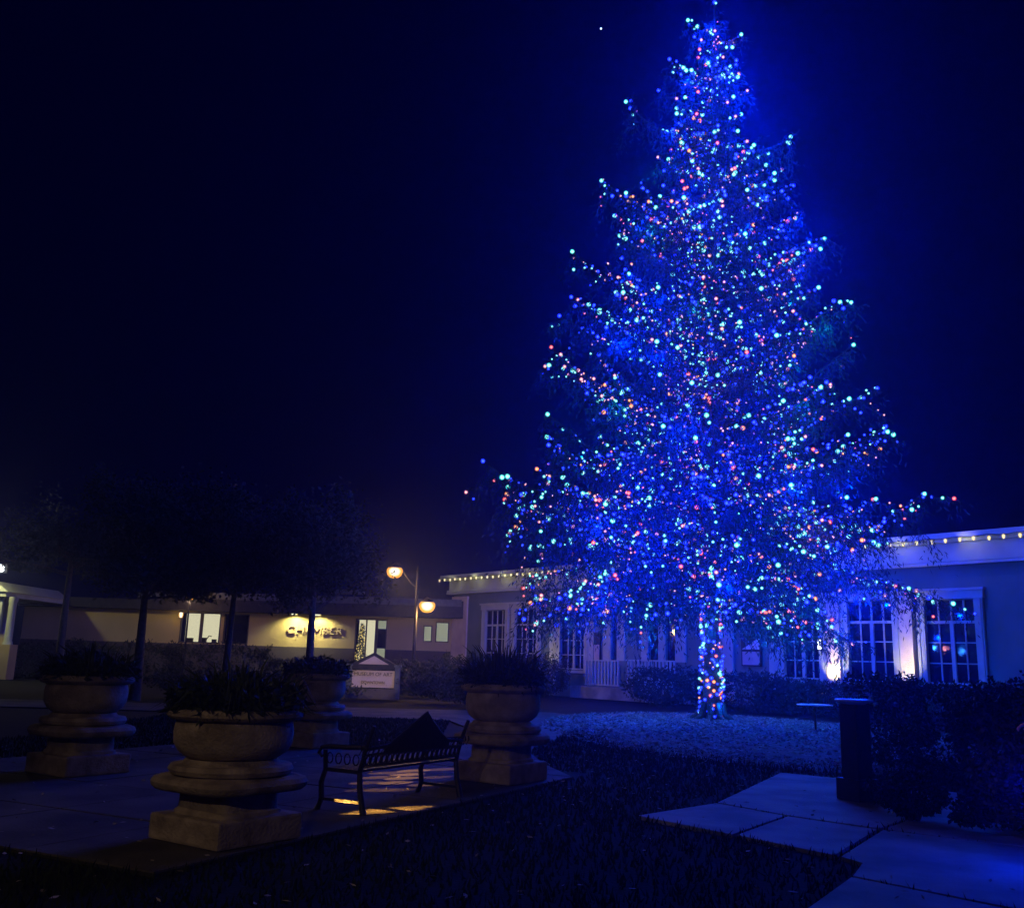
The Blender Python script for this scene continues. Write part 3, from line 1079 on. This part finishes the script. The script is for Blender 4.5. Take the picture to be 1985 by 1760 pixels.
bush('hedge', 'dark hedge in front of the gabled museum sign and lamp post', 'hedge', (-3.4, 43.2), 0, 3.2, .9, 1.45, 6000, .14, .07, seed=51)
bush('shrub', 'broad dark shrub right of the museum sign', 'shrub', (-1.6, 38), 0, 2.2, 1.2, 1.15, 5000, .12, .06, seed=52)
bush('shrub', 'pale topped shrub at the foot of the museum corner', 'shrub', (-2.2, 49), 0, 1.6, 1.0, 1.9, 3500, .14, .07, seed=53)
for i, (x, w, h, lb_) in enumerate(((-27, 3.2, 1.75, 'leftmost dark hedge before the tan building'), (-21.2, 2.8, 1.9, 'dark hedge left of the lit window'),
                                    (-15.8, 2.9, 2.0, 'dark hedge before the lit window and dark pane'), (-10.6, 2.4, 1.35, 'low hedge under the raised wall letters'))):
    bush('hedge', lb_, 'hedge', (x, 54.5), 0, w, 1.0, h, 5200, .16, .08, boxy=True, seed=60 + i, group='hedges before the tan building')
bush('hedge', 'dark low hedge behind the far stone planter', 'hedge', (-9.2, 36), 0, 4.0, 1.2, .95, 6000, .12, .06, seed=70)
bush('shrub', 'tall dark shrub behind the planter right of the bench', 'shrub', (-.5, 34.5), 0, 1.5, 1.3, 1.7, 5500, .14, .05, seed=71)

# right side: hedges beside the walkway
h1 = bush('hedge', 'large clipped dark hedge behind the walkway at right', 'hedge', (8.15, 15.0), math.atan2(-2.17, 1.25), 3.0, .75, 1.42, 26000, .075, .045, boxy=True, seed=80, m='leaf_gloss')
h2 = bush('hedge', 'big dark hedge at the walkway edge, right of the round shrub', 'hedge', (5.95, 10.0), math.atan2(-1.26, .93), 1.35, .75, 1.35, 26000, .065, .04, boxy=True, seed=81, m='leaf_gloss')
bush('shrub', 'low round dark shrub on the walkway beside the black bollard', 'shrub', (4.62, 11.35), 0, .42, .4, .46, 5000, .05, .03, seed=82, m='leaf_gloss')

# pedestal with a round slab top
t = thing('pedestal', 'dark square pedestal with pale round slab top standing on the walkway', 'pedestal', (4.6, 12.95, 0), .5)
MB().box(-.19, .19, -.19, .19, .003, .27).build('base', M['iron'], t, bevel=.015)
MB().box(-.135, .135, -.135, .135, .27, 1.20).build('shaft', M['iron'], t, bevel=.012)
b = MB()
b.lathe([(.13, 1.20), (.20, 1.225), (.235, 1.235), (.245, 1.25), (.24, 1.262)], 36)
b.build('slab_top', M['table'], t, True)
b = MB()
b.lathe([(.03, -.006), (.03, .006)], 16)
o = b.build('highlight_disc', M['gold'], t)  # gold disc put in for the round highlight on the base
o.rotation_euler = (math.pi / 2, 0, 0)
o.location = (0, -.197, .20)

# cafe tables
x, y, z, r = 8.29, 26.3, .75, .47
t = thing('cafe_table', 'round pale cafe table on the mulch right of the lit trunk', 'table', (x, y, 0))
MB().lathe([(r - .01, z - .03), (r, z - .015), (r - .005, z)], 40).build('tabletop', M['table'], t, True)
b = MB()
b.lathe([(.03, .05), (.03, z - .03)], 10)
b.build('post', M['iron'], t)
b = MB()
b.lathe([(.24, 0.0), (.24, .03), (.05, .06)], 20)
b.build('foot', M['iron'], t, True)
for x, y, z, k_, lb_ in ((8.12, 26.3, .75, 1.0, 'few dry twigs standing on the round cafe table'), (4.50, 12.95, 1.262, .55, 'small sprig lying on the round slab top of the pedestal')):
    t = thing('twigs', lb_, 'twigs', (x, y, z), 0)
    b = MB()
    for k in range(9):
        a = random.uniform(0, 6.28)
        b.tube([(0, 0, 0.01), (k_ * .1 * math.cos(a), k_ * .1 * math.sin(a), k_ * (.1 + random.random() * .12))], .008 * k_, .004 * k_, 5)
    b.build('stems', M['bark'], t)

# ------------------------------------------------------------------ broadleaf trees at left
def broadleaf(loc, label, H, R, zc, seed, lean=0.0, tr=.17):
    t = thing('broadleaf_tree', label, 'tree', (loc[0], loc[1], 0), 0, 'dark trees before the tan building')
    r2 = random.Random(seed)
    b = MB()
    b.tube([(0, 0, 0), (.04, 0, .4), (.02 + lean * .3, 0, 1.6), (lean, 0, zc), (lean * 1.4, .1, zc + 1.6), (lean * 1.6, .1, H * .85)], tr * 1.35, .03, 10)
    pts = []
    for k in range(22):
        a = r2.uniform(0, 6.28)
        z0 = r2.uniform(zc - .2, H * .7)
        rr = R * r2.uniform(.55, 1.0) * (1 - .35 * (z0 - zc) / (H - zc))
        up = r2.uniform(.1, 1.8)
        base = Vector((lean * min(1.5, z0 / zc), 0, z0))
        mid = base + Vector((rr * .5 * math.cos(a), rr * .5 * math.sin(a), up * .6))
        tip = base + Vector((rr * math.cos(a), rr * math.sin(a), up))
        b.tube([base, mid, tip], .05, .012, 5)
        for q in range(5):
            u = r2.uniform(.4, 1.05)
            c = base.lerp(tip, u) + Vector((r2.gauss(0, .35), r2.gauss(0, .35), r2.gauss(0, .3)))
            pts.append((c, r2.uniform(.3, .7)))
    b.build('trunk', M['bark'], t, True)
    PP = []
    for c, r0 in pts:
        m_ = 130
        q = rng.normal(size=(m_, 3)) * r0 * .6
        PP.append(q + np.array(c))
    P = np.concatenate(PP)
    P = P[P[:, 2] > zc - .15]
    build_np('crown', leaves(P, .16, .09), 4, M['leaf'], t)


broadleaf((-12.4, 33), 'dark tree with thick trunk at the left end of the blank tan wall', 8.5, 3.0, 3.5, 5, 0, .17)
broadleaf((-9.6, 33.5), 'dark tree with trunk beside the bright window', 8.2, 2.6, 3.6, 6, .1, .13)
broadleaf((-6.65, 33), 'dark tree whose trunk crosses the raised wall letters', 7.6, 2.6, 3.1, 8, .0, .15)
broadleaf((-21, 46), 'distant dark tree at the left beside the portico', 9.5, 3.5, 5.2, 9, .0, .2)

# ------------------------------------------------------------------ the decorated cedar
TB = Vector((6.45, 30.75, 0))
TT = Vector((6.95, 30.7, 25.5))


def trunk_at(z):
    u = z / 25.5
    return np.array([TB.x + (TT.x - TB.x) * u, TB.y + (TT.y - TB.y) * u, z])


PROF_Z = [2.4, 3.5, 5, 6.5, 8, 9.5, 11, 12.5, 14, 15.5, 17, 18.5, 20, 21, 22, 23, 24, 25, 25.6]
PROF_L = [4.3, 5.2, 5.4, 5.6, 5.0, 4.9, 4.6, 4.5, 4.2, 3.9, 3.0, 2.9, 2.4, 2.1, 1.7, 1.3, .75, .3, .08]
PROF_R = [3.4, 4.2, 4.6, 4.4, 5.0, 5.0, 4.5, 4.4, 4.1, 3.6, 2.5, 2.3, 1.7, 1.3, 1.15, 1.0, .7, .3, .08]
branches = []
HERO = [(5.9, 24.5), (7.9, 24.2), (5.2, 22.8), (7.8, 22.6), (4.8, 21.5), (8.1, 22.0), (3.6, 20.8), (9.6, 20.2), (2.9, 18.5), (9.3, 19.0), (3.7, 17.7), (9.4, 17.9),
        (3.3, 16.8), (9.5, 16.8), (10.5, 16.1), (3.4, 15.7), (1.8, 15.0), (9.9, 15.3), (1.5, 13.4), (11.2, 13.7), (1.9, 14.1), (1.2, 11.9), (11.2, 12.2), (1.6, 10.9),
        (12.0, 10.8), (1.1, 9.4), (12.5, 9.7), (1.1, 8.7), (11.9, 9.1), (-0.9, 7.7), (0.8, 7.6), (-.1, 7.2), (13.8, 7.5), (.2, 6.3), (12.0, 7.2), (0, 5.8), (11.1, 6.2),
        (.7, 5.3), (11.5, 5.5), (.5, 4.0), (10.8, 4.2), (.7, 3.4), (13.7, 3.9), (.9, 2.8), (10.1, 3.2), (11.1, 2.5), (9.4, 2.7), (1.9, 3.3)]


def mk_branch(zt, az, Rr, hero=False, tipxyz=None):
    up = .20 + .16 * (zt / 25) if zt > 5 else -.10
    if tipxyz is not None:
        tip = np.array(tipxyz)
        Rr = math.hypot(tip[0] - trunk_at(tip[2])[0], tip[1] - 30.7)
        zt = tip[2]
    zb = min(25.3, max(2.6, zt - up * Rr * (1.0 if zt > 8 else .3)))
    if zt < 4.5:
        zb = zt + random.uniform(.2, .9)
    base = trunk_at(zb)
    if tipxyz is None:
        c = trunk_at(zt)
        tip = np.array([c[0] + Rr * math.cos(az), c[1] + Rr * math.sin(az), zt])
    n = max(5, int(Rr / .35) + 2)
    bump = random.uniform(-.07, .05) * Rr if zt > 6.5 else random.uniform(.06, .13) * Rr
    side = random.uniform(-.10, .10) * Rr
    wob = [random.uniform(-.05, .05) * Rr for _ in range(4)]
    sag = -.10 * Rr if zt > 6.5 else 0
    ph = random.uniform(0, 6)
    d = tip - base
    perp = np.array([-d[1], d[0], 0]) / (np.hypot(d[0], d[1]) + 1e-6)
    pts = []
    for i in range(n):
        u = i / (n - 1)
        p = base + d * u + np.array([0, 0, bump * 4 * u * (1 - u) * .9]) + perp * (side * math.sin(math.pi * u) + wob[0] * math.sin(6 * u + ph) * u * (1 - u) * 3)
        p = p + np.array([0, 0, sag * math.sin(math.pi * u ** 1.3) + (wob[1] * math.sin(7 * u + ph) + wob[2] * math.sin(12 * u)) * (1 - u) * u * 3])
        pts.append(p)
    return np.array(pts), Rr, hero


for (x, z) in HERO:
    dx = x - trunk_at(z)[0]
    dy = -abs(dx) * random.uniform(-.15, .30)
    branches.append(mk_branch(z, 0, 0, True, (x, 30.7 + dy, z)))
z = 3.2
while z < 24.9:
    l = np.interp(z, PROF_Z, PROF_L)
    r_ = np.interp(z, PROF_Z, PROF_R)
    nb_ = 5 if z > 20 else 7
    a0 = random.uniform(0, 6.28)
    for k in range(nb_):
        az = a0 + 2 * math.pi * (k + random.uniform(-.3, .3)) / nb_
        c = math.cos(az)
        Rr = (r_ if c > 0 else l) * abs(c) ** .7 + (l + r_) / 2 * .92 * (1 - abs(c) ** .7)
        Rr *= random.uniform(.58, .98) * (1 if z < 16.5 else .86)
        branches.append(mk_branch(z + random.uniform(-.25, .25), az, max(.15, Rr)))
    z += .62 if z < 20 else .5

TREE = thing('cedar_tree', 'tall drooping cedar covered in coloured lights from trunk to tip', 'tree', (0, 0, 0))
b = MB()
b.tube([tuple(trunk_at(z)) for z in (0.0, .25, .8, 2, 4, 8, 12, 16, 20, 23, 25.5)], .32, .03, 18)
for k in range(9):
    a = k * .7 + .2
    b.tube([(6.46 + .30 * math.cos(a), 30.75 + .30 * math.sin(a), .55), (6.46 + .45 * math.cos(a), 30.75 + .45 * math.sin(a), .16), (6.46 + .8 * math.cos(a), 30.75 + .8 * math.sin(a), .03)], .13, .04, 7)
b.build('trunk', M['bark'], TREE, True)
b = MB()
sub = []      # sub branches for foliage and lights: (pts, hero, depth)
for pts, Rr, hero in branches:
    b.tube([tuple(p) for p in pts], .02 + .012 * Rr, .010, 5)
    sub.append((pts, Rr, 0))
    m_ = int(Rr / (.34 if hero else .42))
    for k in range(m_):
        u = .22 + .75 * (k + random.random()) / max(1, m_)
        i = u * (len(pts) - 1)
        j = int(i)
        p = pts[j] + (pts[min(j + 1, len(pts) - 1)] - pts[j]) * (i - j)
        d = pts[-1] - pts[0]
        d = d / (np.linalg.norm(d) + 1e-6)
        sgn = 1 if k % 2 else -1
        perp = np.array([-d[1], d[0], 0]) * sgn
        ln = (.30 + .24 * Rr * (1 - u * (.45 if hero else .65))) * random.uniform(.55, 1.35)
        e = d * .55 + perp * random.uniform(.5, 1.0)
        q = np.array([p + e * ln * t_ + np.array([0, 0, (-.45 + .5 * math.sin(k * 2.3 + Rr * 5)) * ln * t_ * t_]) for t_ in (0, .35, .7, 1.0)])
        b.tube([tuple(v) for v in q], .012, .005, 4)
        sub.append((q, ln, 1))
b.build('limbs', M['bark'], TREE)

sub.append((np.array([trunk_at(z_) for z_ in (22.5, 23.3, 24.1, 24.9, 25.6, 26.0)]), 3.0, 0))

# drooping needle sprays
PP, DD, LL = [], [], []
for pts, Rr, dep in sub:
    seglen = np.linalg.norm(np.diff(pts, axis=0), axis=1).sum()
    m_ = int(seglen * (22 if dep == 0 else 32)) + 4
    u = rng.uniform(.12 if dep == 0 else 0, 1.0, m_) * (len(pts) - 1)
    j = np.minimum(u.astype(int), len(pts) - 2)
    p = pts[j] + (pts[j + 1] - pts[j]) * (u - j)[:, None]
    p = p + rng.normal(0, .07, (m_, 3))
    d = np.tile([0, 0, -1.0], (m_, 1)) + rng.normal(0, .45, (m_, 3))
    dd = pts[-1] - pts[0]
    dd = dd / (np.linalg.norm(dd) + 1e-6)
    d += dd * .35
    PP.append(p)
    DD.append(d)
    # hanging sub-sprays: second leaf below the first
    k2 = rng.uniform(0, 1, m_) < .75
    PP.append((p + d * .22)[k2])
    DD.append(d[k2])
    k3 = rng.uniform(0, 1, m_) < .4
    PP.append((p + d * .42 + rng.normal(0, .05, (m_, 3)))[k3])
    DD.append(d[k3])
P = np.concatenate(PP)
D = np.concatenate(DD)
D /= np.linalg.norm(D, axis=1)[:, None]
print('cedar sprays', len(P))
build_np('crown', leaves(P, .19, .04, droop=D, jitter=.6), 4, M['needle'], TREE)

# --- string lights
KEYS = ['b_blue', 'b_teal', 'b_pink', 'b_red', 'b_orange']
WT = [.50, .24, .14, .08, .04]
BR = {'b_blue': .054, 'b_teal': .058, 'b_pink': .044, 'b_red': .049, 'b_orange': .050}  # bulbs oversized so their coloured rims imitate a halo


def bulb_shape():
    b = MB()
    b.lathe([(.3, .92), (.72, .68), (.97, .25), (.97, -.25), (.72, -.68), (.25, -.97)], 9)
    return b


tb = bulb_shape()
BV = np.array(tb.v)
BF = tb.f
bulbs = []
for pts, Rr, dep in sub:
    seglen = np.linalg.norm(np.diff(pts, axis=0), axis=1).sum()
    step = .19 if dep == 0 else .30
    m_ = int(seglen / step)
    ck = random.choices(range(5), WT)[0]
    for k in range(m_):
        u = (.12 if dep == 0 else .15) + .9 * (k + random.uniform(-.3, .3)) / max(1, m_)
        u = min(1, max(0, u)) * (len(pts) - 1)
        j = min(int(u), len(pts) - 2)
        p = pts[j] + (pts[j + 1] - pts[j]) * (u - j)
        if math.sin(p[0] * 2.1 + 1.3) + math.sin(p[2] * 1.7 + p[0]) + math.sin(p[1] * 1.9 + p[2] * .8) < -.5 and random.random() < .8:
            continue
        p = p + np.array([random.gauss(0, .06), random.gauss(0, .06), random.gauss(.03, .05)])
        if random.random() < .55:
            ck = random.choices(range(5), WT)[0]
        s_ = BR[KEYS[ck]] * random.choice([.55, .65, .75, .85, 1.05, 1.45])
        bulbs.append((p, ck, s_))
    if dep == 0 and Rr > .5:     # bright bulb at the tip
        ck = random.choices(range(5), [.2, .4, .2, .1, .1])[0]
        bulbs.append((pts[-1] + np.array([0, -.05, 0]), ck, BR[KEYS[ck]] * 1.35))
print('bulbs', len(bulbs))
# trunk wrap
tr_b = []
h = .18
a = 0.0
ck = 0
for k in range(250):
    h = .15 + 3.6 * (k + random.random()) / 250
    a = random.uniform(0, 6.283)
    rr = .35 - .015 * h + .04
    c = trunk_at(h)
    if random.random() < .7:
        ck = random.choices(range(5), [.50, .20, .14, .12, .04])[0]
    tr_b.append((np.array([c[0] + rr * math.cos(a), c[1] + rr * math.sin(a), h]), ck, BR[KEYS[ck]] * random.uniform(.7, 1.35)))


def string_thing(name, label, items, nind, wires):
    t = thing(name, label, 'string lights', (0, 0, 0))
    items = sorted(items, key=lambda q: q[0][1] - 4 * q[2] * 10)
    ms = []
    for k in KEYS:
        me = bpy.data.meshes.new('bulb')
        me.from_pydata([tuple(v) for v in BV], [], BF)
        me.materials.append(M[k])
        ms.append(me)
    for p, c, s_ in items[:nind]:
        o = bpy.data.objects.new('bulb', ms[c])
        COL.objects.link(o)
        o.parent = t
        o.location = tuple(p)
        o.scale = (s_, s_, s_)
    rest = items[nind:]
    if rest:
        V, F, I = [], [], []
        for p, c, s_ in rest:
            n0 = len(V) * len(BV)
            V.append(BV * s_ + p)
            F += [tuple(q + n0 for q in f) for f in BF]
            I += [c] * len(BF)
        me = bpy.data.meshes.new('bulbs')
        me.from_pydata(np.concatenate(V).tolist(), [], F)
        for k in KEYS:
            me.materials.append(M[k])
        me.polygons.foreach_set('material_index', I)
        o = bpy.data.objects.new('bulbs', me)
        COL.objects.link(o)
        o.parent = t
        kind(o, 'stuff')
    b = MB()
    for w in wires:
        b.tube(w, .008, None, 3)
    b.build('wire', M['wire'], t)
    return t


front = [q for q in bulbs]
CR = string_thing('crown_string_lights', 'coloured bulbs strung over the branches of the cedar crown', front, 100,
                  [[tuple(p + np.array([0, 0, .03])) for p in s_[0]] for s_ in sub if s_[2] == 0])
TR = string_thing('trunk_string_lights', 'coloured bulbs wound round the bare cedar trunk', tr_b, 100,
                  [[(trunk_at(h_)[0] + .36 * math.cos(h_ / .018 * .38), trunk_at(h_)[1] + .36 * math.sin(h_ / .018 * .38), h_) for h_ in np.arange(.2, 3.6, .01)]])

# light the strings give off
r3 = random.Random(5)
GLOW = 1.0
for k in range(120):
    z = 2.6 + 22 * (k + .5) / 120
    l = np.interp(z, PROF_Z, PROF_L)
    r_ = np.interp(z, PROF_Z, PROF_R)
    az = k * 2.399 + .4
    rr = (l + r_) / 2 * r3.uniform(.55, .98)
    c = trunk_at(z)
    u = r3.random()
    colr, e = ((.0, .022, 1.0), 430) if u < .74 else (((.0, .40, .60), 38) if u < .93 else ((1, .35, .35), 14))
    light('string_fill', 'POINT', (c[0] + rr * math.cos(az), c[1] + rr * math.sin(az), z), e * GLOW * (.12 + .98 * min(1, rr / 4.2)), colr, CR, .04)
for h_, a_ in ((.5, -1.2), (1.2, -2.4), (1.9, -.9), (2.7, -1.8)):
    c = trunk_at(h_)
    light('string_fill', 'POINT', (c[0] + .52 * math.cos(a_), c[1] + .52 * math.sin(a_), h_), 16, (.0, .08, 1), TR, .03)

for k in range(9):
    a_ = k * 2.399 + 3.5
    r0 = 2.2 + (k % 3) * 1.3
    light('string_fill', 'POINT', (6.5 + r0 * math.cos(a_), 30.7 + r0 * math.sin(a_) - .8, 2.3 + (k % 2) * .5), 75, (.02, .20, .9), CR, .04)  # fill points added under the crown to brighten the mulch

# ------------------------------------------------------------------ person at the right edge with a blue lamp
def person():
    t = thing('person', 'person in dark jacket at the right edge holding out a hand and a blue lamp', 'person', (4.82, 8.5, 0), 0)
    # faces -x (to the left of the picture)
    J = {'pelvis': (0, 0, .95, .15), 'waist': (0, 0, 1.1, .14), 'chest': (-.02, 0, 1.33, .17), 'neck': (-.03, 0, 1.5, .065), 'jaw': (-.05, 0, 1.57, .075), 'head': (-.04, 0, 1.66, .10), 'crown': (-.03, 0, 1.74, .085),
         'shl': (0, .19, 1.42, .075), 'ell': (.02, .25, 1.14, .055), 'wrl': (-.10, .24, .95, .035), 'shr': (0, -.19, 1.42, .075), 'elr': (-.10, -.24, 1.15, .055), 'wrr': (-.30, -.16, 1.20, .032),
         'hpl': (0, .1, .88, .11), 'knl': (-.02, .12, .5, .075), 'anl': (.02, .13, .09, .05), 'tol': (-.17, .14, .04, .04),
         'hpr': (0, -.1, .88, .11), 'knr': (-.04, -.12, .5, .075), 'anr': (-.01, -.13, .09, .05), 'tor': (-.2, -.14, .04, .04),
         'pmr': (-.37, -.15, 1.22, .034), 'pml': (-.13, .235, .90, .034)}
    E_ = [('pelvis', 'waist'), ('waist', 'chest'), ('chest', 'neck'), ('neck', 'jaw'), ('jaw', 'head'), ('head', 'crown'), ('chest', 'shl'), ('shl', 'ell'), ('ell', 'wrl'), ('chest', 'shr'), ('shr', 'elr'), ('elr', 'wrr'),
          ('pelvis', 'hpl'), ('hpl', 'knl'), ('knl', 'anl'), ('anl', 'tol'), ('pelvis', 'hpr'), ('hpr', 'knr'), ('knr', 'anr'), ('anr', 'tor'), ('wrr', 'pmr'), ('wrl', 'pml')]
    names = list(J)
    vs = [J[k][:3] for k in names]
    rs = [J[k][3] for k in names]
    es = [(names.index(p), names.index(q)) for p, q in E_]
    # fingers on both hands

    def finger(root, pts, r):
        prev = names.index(root)
        for k, p in enumerate(pts):
            vs.append(p)
            rs.append(r * (1 - .12 * k))
            es.append((prev, len(vs) - 1))
            prev = len(vs) - 1
    for k in range(4):
        y = -.185 + k * .022
        ln = (.075, .085, .08, .062)[k]
        dr = (.0, .012, .02, .028)[k]
        finger('pmr', [(-.40, y, 1.225 - dr * .3), (-.40 - ln * .55, y, 1.225 - dr), (-.40 - ln, y + .004, 1.21 - dr * 1.8)], .0095)
    finger('wrr', [(-.345, -.12, 1.20), (-.38, -.105, 1.185), (-.405, -.11, 1.17)], .011)
    for k in range(4):
        y = .175 + k * .021
        finger('pml', [(-.165, y + .02, .875), (-.175, y + .02, .85), (-.155, y + .02, .83)], .0095)
    finger('wrl', [(-.12, .18, .92), (-.14, .175, .90), (-.15, .18, .875)], .011)
    me = bpy.data.meshes.new('body')
    me.from_pydata(vs, es, [])
    o = bpy.data.objects.new('body', me)
    COL.objects.link(o)
    sk = o.modifiers.new('skin', 'SKIN')
    sk.use_smooth_shade = True
    for i, r0 in enumerate(rs):
        me.skin_vertices[0].data[i].radius = (r0, r0)
        me.skin_vertices[0].data[i].use_root = (i == 0)
    sb = o.modifiers.new('sub', 'SUBSURF')
    sb.levels = 2
    sb.render_levels = 2
    bpy.context.view_layer.update()
    m2 = bpy.data.meshes.new_from_object(o.evaluated_get(bpy.context.evaluated_depsgraph_get()))
    bpy.data.objects.remove(o)
    m2.materials.clear()
    for k in ('skin', 'jacket', 'jeans', 'ink'):
        m2.materials.append(M[k])
    for p in m2.polygons:
        c = p.center
        if c.z < .11:
            i = 3
        elif c.z < .93 and c.x > -.2:
            i = 2
        elif c.z > 1.52 or c.x < -.28 and abs(c.y) > .05 or c.z < .92 and c.y > .19 and c.x < -.07:
            i = 0
        else:
            i = 1
        p.material_index = i
        p.use_smooth = True
    o = bpy.data.objects.new('body', m2)
    COL.objects.link(o)
    o.parent = t
    # hair, nose, eyes, ears
    n = 2600
    d = rng.normal(size=(n, 3))
    d /= np.linalg.norm(d, axis=1)[:, None]
    d = d[(d[:, 2] > -.35) & ((d[:, 0] > -.45) | (d[:, 2] > .45))]
    P = d * np.array([.115, .10, .13]) + np.array([-.035, 0, 1.68])
    build_np('hair', leaves(P, .05, .014, droop=d * .6 + np.array([0, 0, -.6]), jitter=.6), 4, M['hair'], t)
    b = MB()
    b.tube([(-.135, 0, 1.675), (-.165, 0, 1.635), (-.14, 0, 1.625)], .011, .014, 8)
    b.build('nose', M['skin'], t, True)
    for sy in (-1, 1):
        MB().lathe([(.002, -.012), (.012, 0), (.002, .012)], 10, c=(-.13, sy * .033, 1.672)).build('eye', M['table'], t, True)
        MB().lathe([(.006, -.03), (.02, 0), (.006, .03)], 8, c=(-.03, sy * .105, 1.655)).build('ear', M['skin'], t, True)
    MB().box(-.147, -.135, -.022, .022, 1.598, 1.604).build('mouth', M['b_red'] if False else M['ink'], t)
    # lamp in the lowered hand
    l = thing('blue_lamp', 'small glowing blue lamp hanging from the hand at the right edge', 'lamp', (4.64, 8.74, .71))
    MB().lathe([(.02, -.07), (.05, -.05), (.055, .03), (.03, .06)], 16).build('lamp_glass', M['blue_lamp'], l, True)
    b = MB()
    b.lathe([(.035, .06), (.03, .08), (.008, .09)], 12)
    b.tube([(0, 0, .09), (0, .01, .14)], .006, None, 5)
    b.build('cap', M['iron'], l, True)
    light('lamp_light', 'POINT', (-.12, -.05, -.02), 30, (.0, .02, 1), l, .02)


person()

# the star
o = MB()
dirv = Vector((0.0927, 0.862, 0.498))
o.lathe([(.3, -2.6), (2.6, 0), (.3, 2.6)], 8)
st = o.build('star', M['star'])
F_ = cam.matrix_world.to_quaternion() @ Vector(((1165 - 992.5) / 1850, -(55 - 880) / 1850, -1)).normalized()
st.location = F_ * 2500
tag(st, 'tiny white star in the dark sky left of the tree top', 'star')

# ------------------------------------------------------------------ haze
b = MB()
b.box(-60, 60, -25, 85, -1.1, 30)  # blue scattering volume added to imitate lens bloom round the lights
hz = b.build('bloom_haze', None) if False else None
me = bpy.data.meshes.new('bloom_haze')
me.from_pydata(b.v, [], b.f)
hm = bpy.data.materials.new('night haze')
hm.use_nodes = True
nt = hm.node_tree
for q in list(nt.nodes):
    nt.nodes.remove(q)
out = nt.nodes.new('ShaderNodeOutputMaterial')
pv = nt.nodes.new('ShaderNodeVolumePrincipled')
pv.inputs['Color'].default_value = (.28, .34, 1, 1)
pv.inputs['Density'].default_value = 0.0027
pv.inputs['Anisotropy'].default_value = 0.86
nt.links.new(pv.outputs['Volume'], out.inputs['Volume'])
me.materials.append(hm)
hz = bpy.data.objects.new('bloom_haze', me)
COL.objects.link(hz)
kind(hz, 'stuff')
